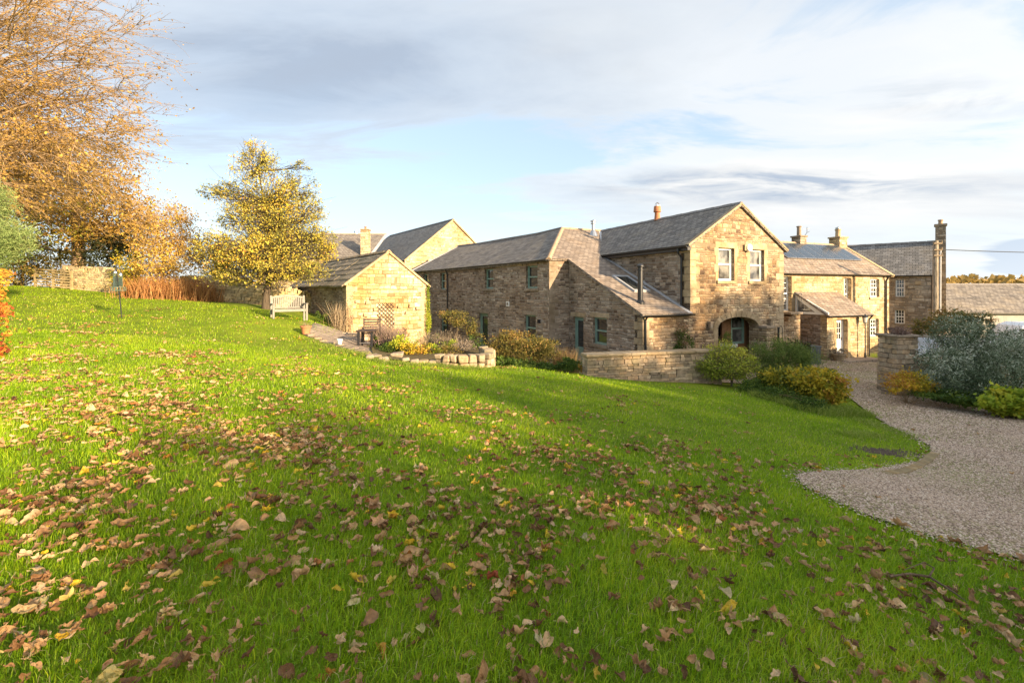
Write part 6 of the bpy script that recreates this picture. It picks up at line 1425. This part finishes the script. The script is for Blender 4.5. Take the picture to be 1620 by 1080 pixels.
# ---- tall shelter belt outside the picture, behind to the right: it shades the foreground
def belt(x,y,h,w,seed,label):
    rs=np.random.RandomState(seed); g=gz(x,y); b=Vector((x,y,g))
    n=int(900*w*w/9*h/8*2.9)
    plant('shelter_tree',label,'tree',b,[((x,y,g+h*.36),(w,w,h*.38),n,.4),((x,y,g+h*.76),(w*.72,w*.72,h*.24),n//2,.4)],lf_olive,bark,([b-Vector((0,0,.3)),b+Vector((0,0,h*.3)),b+Vector((0,0,h*.6)),b+Vector((0,0,h*.85))],[.3,.24,.16,.05]),seed,.5,crown='crown',trunkn='trunk',K=14,spread=.32,shell=.3,group='trees of the shelter belt behind the photographer')
def QP(Q,p): return .77*Q+.64*p, -.64*Q+.77*p
belt_spec=[(-16,7.2),(-12,7.3),(-8,7.6),(-4.5,7.9),(-1.5,8.3),(1.2,8.8),(4,9.3),(6.8,9.6),(9.5,9.7),(13,9.8),(16,10.1),(18.6,10.5),(21.2,10.9),(23.8,11.2),(26.4,10.2),(29.5,7.4),(33,6.4)]
for i,(p,h) in enumerate(belt_spec):
    x,y=QP(25+1.5*math.sin(i*2.1),p); belt(x,y,h,2.9,200+i,'dense olive tree in the shelter belt outside the picture, behind to the right')
# ================================================================== light, sky, camera
SUN_AZ=(.77,-.64); EL=math.radians(15)
sd=Vector((SUN_AZ[0]*math.cos(EL),SUN_AZ[1]*math.cos(EL),math.sin(EL))).normalized()
l=bpy.data.lights.new('sun','SUN'); l.energy=4.6; l.angle=math.radians(.9); l.color=(1,.76,.48)
so=bpy.data.objects.new('sun',l); C.objects.link(so); so.rotation_euler=sd.to_track_quat('Z','Y').to_euler(); so.location=(20,-20,20)
w=bpy.data.worlds.new('World'); sc.world=w; w.use_nodes=True; t=w.node_tree; t.nodes.clear()
class WN(NT):
    def __init__(s,t): s.t=t
s=WN(t)
sky=s.n('ShaderNodeTexSky'); sky.sky_type='NISHITA'; sky.sun_disc=False; sky.sun_elevation=EL; sky.sun_rotation=math.atan2(SUN_AZ[0],SUN_AZ[1]); sky.altitude=100; sky.air_density=1.0; sky.dust_density=1.0; sky.ozone_density=1.5
co=s.n('ShaderNodeTexCoord').outputs['Generated']; sp=s.n('ShaderNodeSeparateXYZ',Vector=co)
X_,Y_,Z_=sp.outputs
zc=s.math('MAXIMUM',Z_,.0)
den=s.math('ADD',zc,.10); u=s.math('DIVIDE',X_,den); v=s.math('DIVIDE',Y_,den)
cv=s.n('ShaderNodeCombineXYZ',X=u,Y=v,Z=0).outputs[0]
def nz(scale,loc,rot,detail,rough=.55,sc2=(1,1,1),dist=0):
    m=s.n('ShaderNodeMapping',Vector=cv,Location=loc,Rotation=(0,0,rot),Scale=sc2).outputs[0]
    x=s.n('ShaderNodeTexNoise',Vector=m,Scale=scale,Detail=detail,Roughness=rough,Distortion=dist); return x.outputs[0]
base=nz(.38,(3.1,1.7,0),.3,7,.55,(.7,1.2,1),.4)
fine=nz(1.5,(.3,5.1,0),.25,7,.62,(.6,1.3,1),.6)
cov=s.math('ADD',s.math('MULTIPLY',base,.62),s.math('MULTIPLY',fine,.38))
# broad layout: heavier grey at the upper left-centre, clear band low on the left, bright veil at the right
px=s.math('DIVIDE',X_,s.math('MAXIMUM',Y_,.05)); pz=s.math('DIVIDE',Z_,s.math('MAXIMUM',Y_,.05))
def gauss(cx,cz,sx,sz):
    a=s.math('DIVIDE',s.math('SUBTRACT',px,cx),sx); b=s.math('DIVIDE',s.math('SUBTRACT',pz,cz),sz)
    r=s.math('ADD',s.math('MULTIPLY',a,a),s.math('MULTIPLY',b,b)); return s.math('EXPONENT',s.math('MULTIPLY',r,-1))
grey=s.math('MULTIPLY',gauss(-.45,.50,.62,.16),.16)
veil=s.math('MULTIPLY',gauss(.55,.52,.8,.28),.16)
bank=s.math('MULTIPLY',gauss(.75,.21,.5,.075),.20)
fn=s.math('MULTIPLY',s.math('MAXIMUM',s.math('SUBTRACT',nz(2.6,(4.3,1.1,0),.2,7,.6,(.6,1.2,1),.5),.36),0),6.5)
under=s.math('MULTIPLY',s.math('MULTIPLY',s.math('ADD',gauss(.62,.235,.36,.035),s.math('MULTIPLY',gauss(1.0,.42,.35,.05),.5)),.34),fn)
lit=s.math('MULTIPLY',s.math('MULTIPLY',gauss(.8,.315,.45,.045),.34),fn)
bank=s.math('ADD',bank,s.math('MULTIPLY',gauss(.62,.235,.38,.05),.15))
blue=s.math('MULTIPLY',gauss(-.1,.26,.55,.09),-.07)
cov=s.math('ADD',cov,s.math('ADD',s.math('ADD',grey,veil),s.math('ADD',bank,blue)))
mask=s.ramp(cov,[(.47,(0,0,0)),(.56,(.7,.7,.7)),(.72,(1,1,1))],'EASE')
shade=s.math('ADD',s.math('MULTIPLY',s.math('ADD',s.math('MULTIPLY',nz(.5,(7.7,2.2,0),.25,6,.55,(.7,1.3,1),.5),.6),s.math('MULTIPLY',fine,.4)),1.0),s.math('SUBTRACT',s.math('ADD',s.math('MULTIPLY',grey,1.5),under),s.math('ADD',s.math('MULTIPLY',veil,.75),lit)))
CL=s.ramp(shade,[(.38,(2.9,2.88,2.84)),(.52,(2.35,2.42,2.5)),(.76,(1.35,1.6,1.98))])
skyc=s.mix(.62,sky.outputs[0],(1.95,2.35,2.72))
col=s.mix(mask,skyc,CL)
low=s.math('MULTIPLY',gauss(1.18,.075,.16,.05),nz(1.0,(0,0,0),0,3)); lowm=s.ramp(low,[(.16,(0,0,0)),(.24,(.95,.95,.95))])
col=s.mix(lowm,col,(1.2,1.6,2.2))
hz=s.math('POWER',s.math('SUBTRACT',1,s.math('MINIMUM',s.math('MAXIMUM',s.math('MULTIPLY',Z_,3.2),0),1)),2.0)
col=s.mix(s.math('MULTIPLY',hz,.72),col,(2.75,2.93,3.05))
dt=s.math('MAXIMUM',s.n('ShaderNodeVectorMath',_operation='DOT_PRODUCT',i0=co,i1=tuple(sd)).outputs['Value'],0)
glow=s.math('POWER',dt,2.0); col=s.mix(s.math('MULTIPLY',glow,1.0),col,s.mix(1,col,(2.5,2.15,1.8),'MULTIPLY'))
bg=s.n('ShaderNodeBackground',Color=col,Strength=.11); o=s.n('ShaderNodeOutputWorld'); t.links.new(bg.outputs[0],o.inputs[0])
cam=bpy.data.cameras.new('camera'); co_=bpy.data.objects.new('camera',cam); C.objects.link(co_); sc.camera=co_
cam.sensor_width=36; cam.lens=16.0; cam.shift_y=-80/1620; cam.clip_end=3000; cam.clip_start=.05
co_.location=(0,0,0); co_.rotation_euler=(math.radians(90),0,0)
vs_=sc.view_settings; vs_.view_transform='Standard'; vs_.look='None'; vs_.gamma=1; vs_.exposure=1.7
sc.cycles.max_bounces=6; sc.cycles.diffuse_bounces=3; sc.cycles.glossy_bounces=3; sc.cycles.transmission_bounces=3
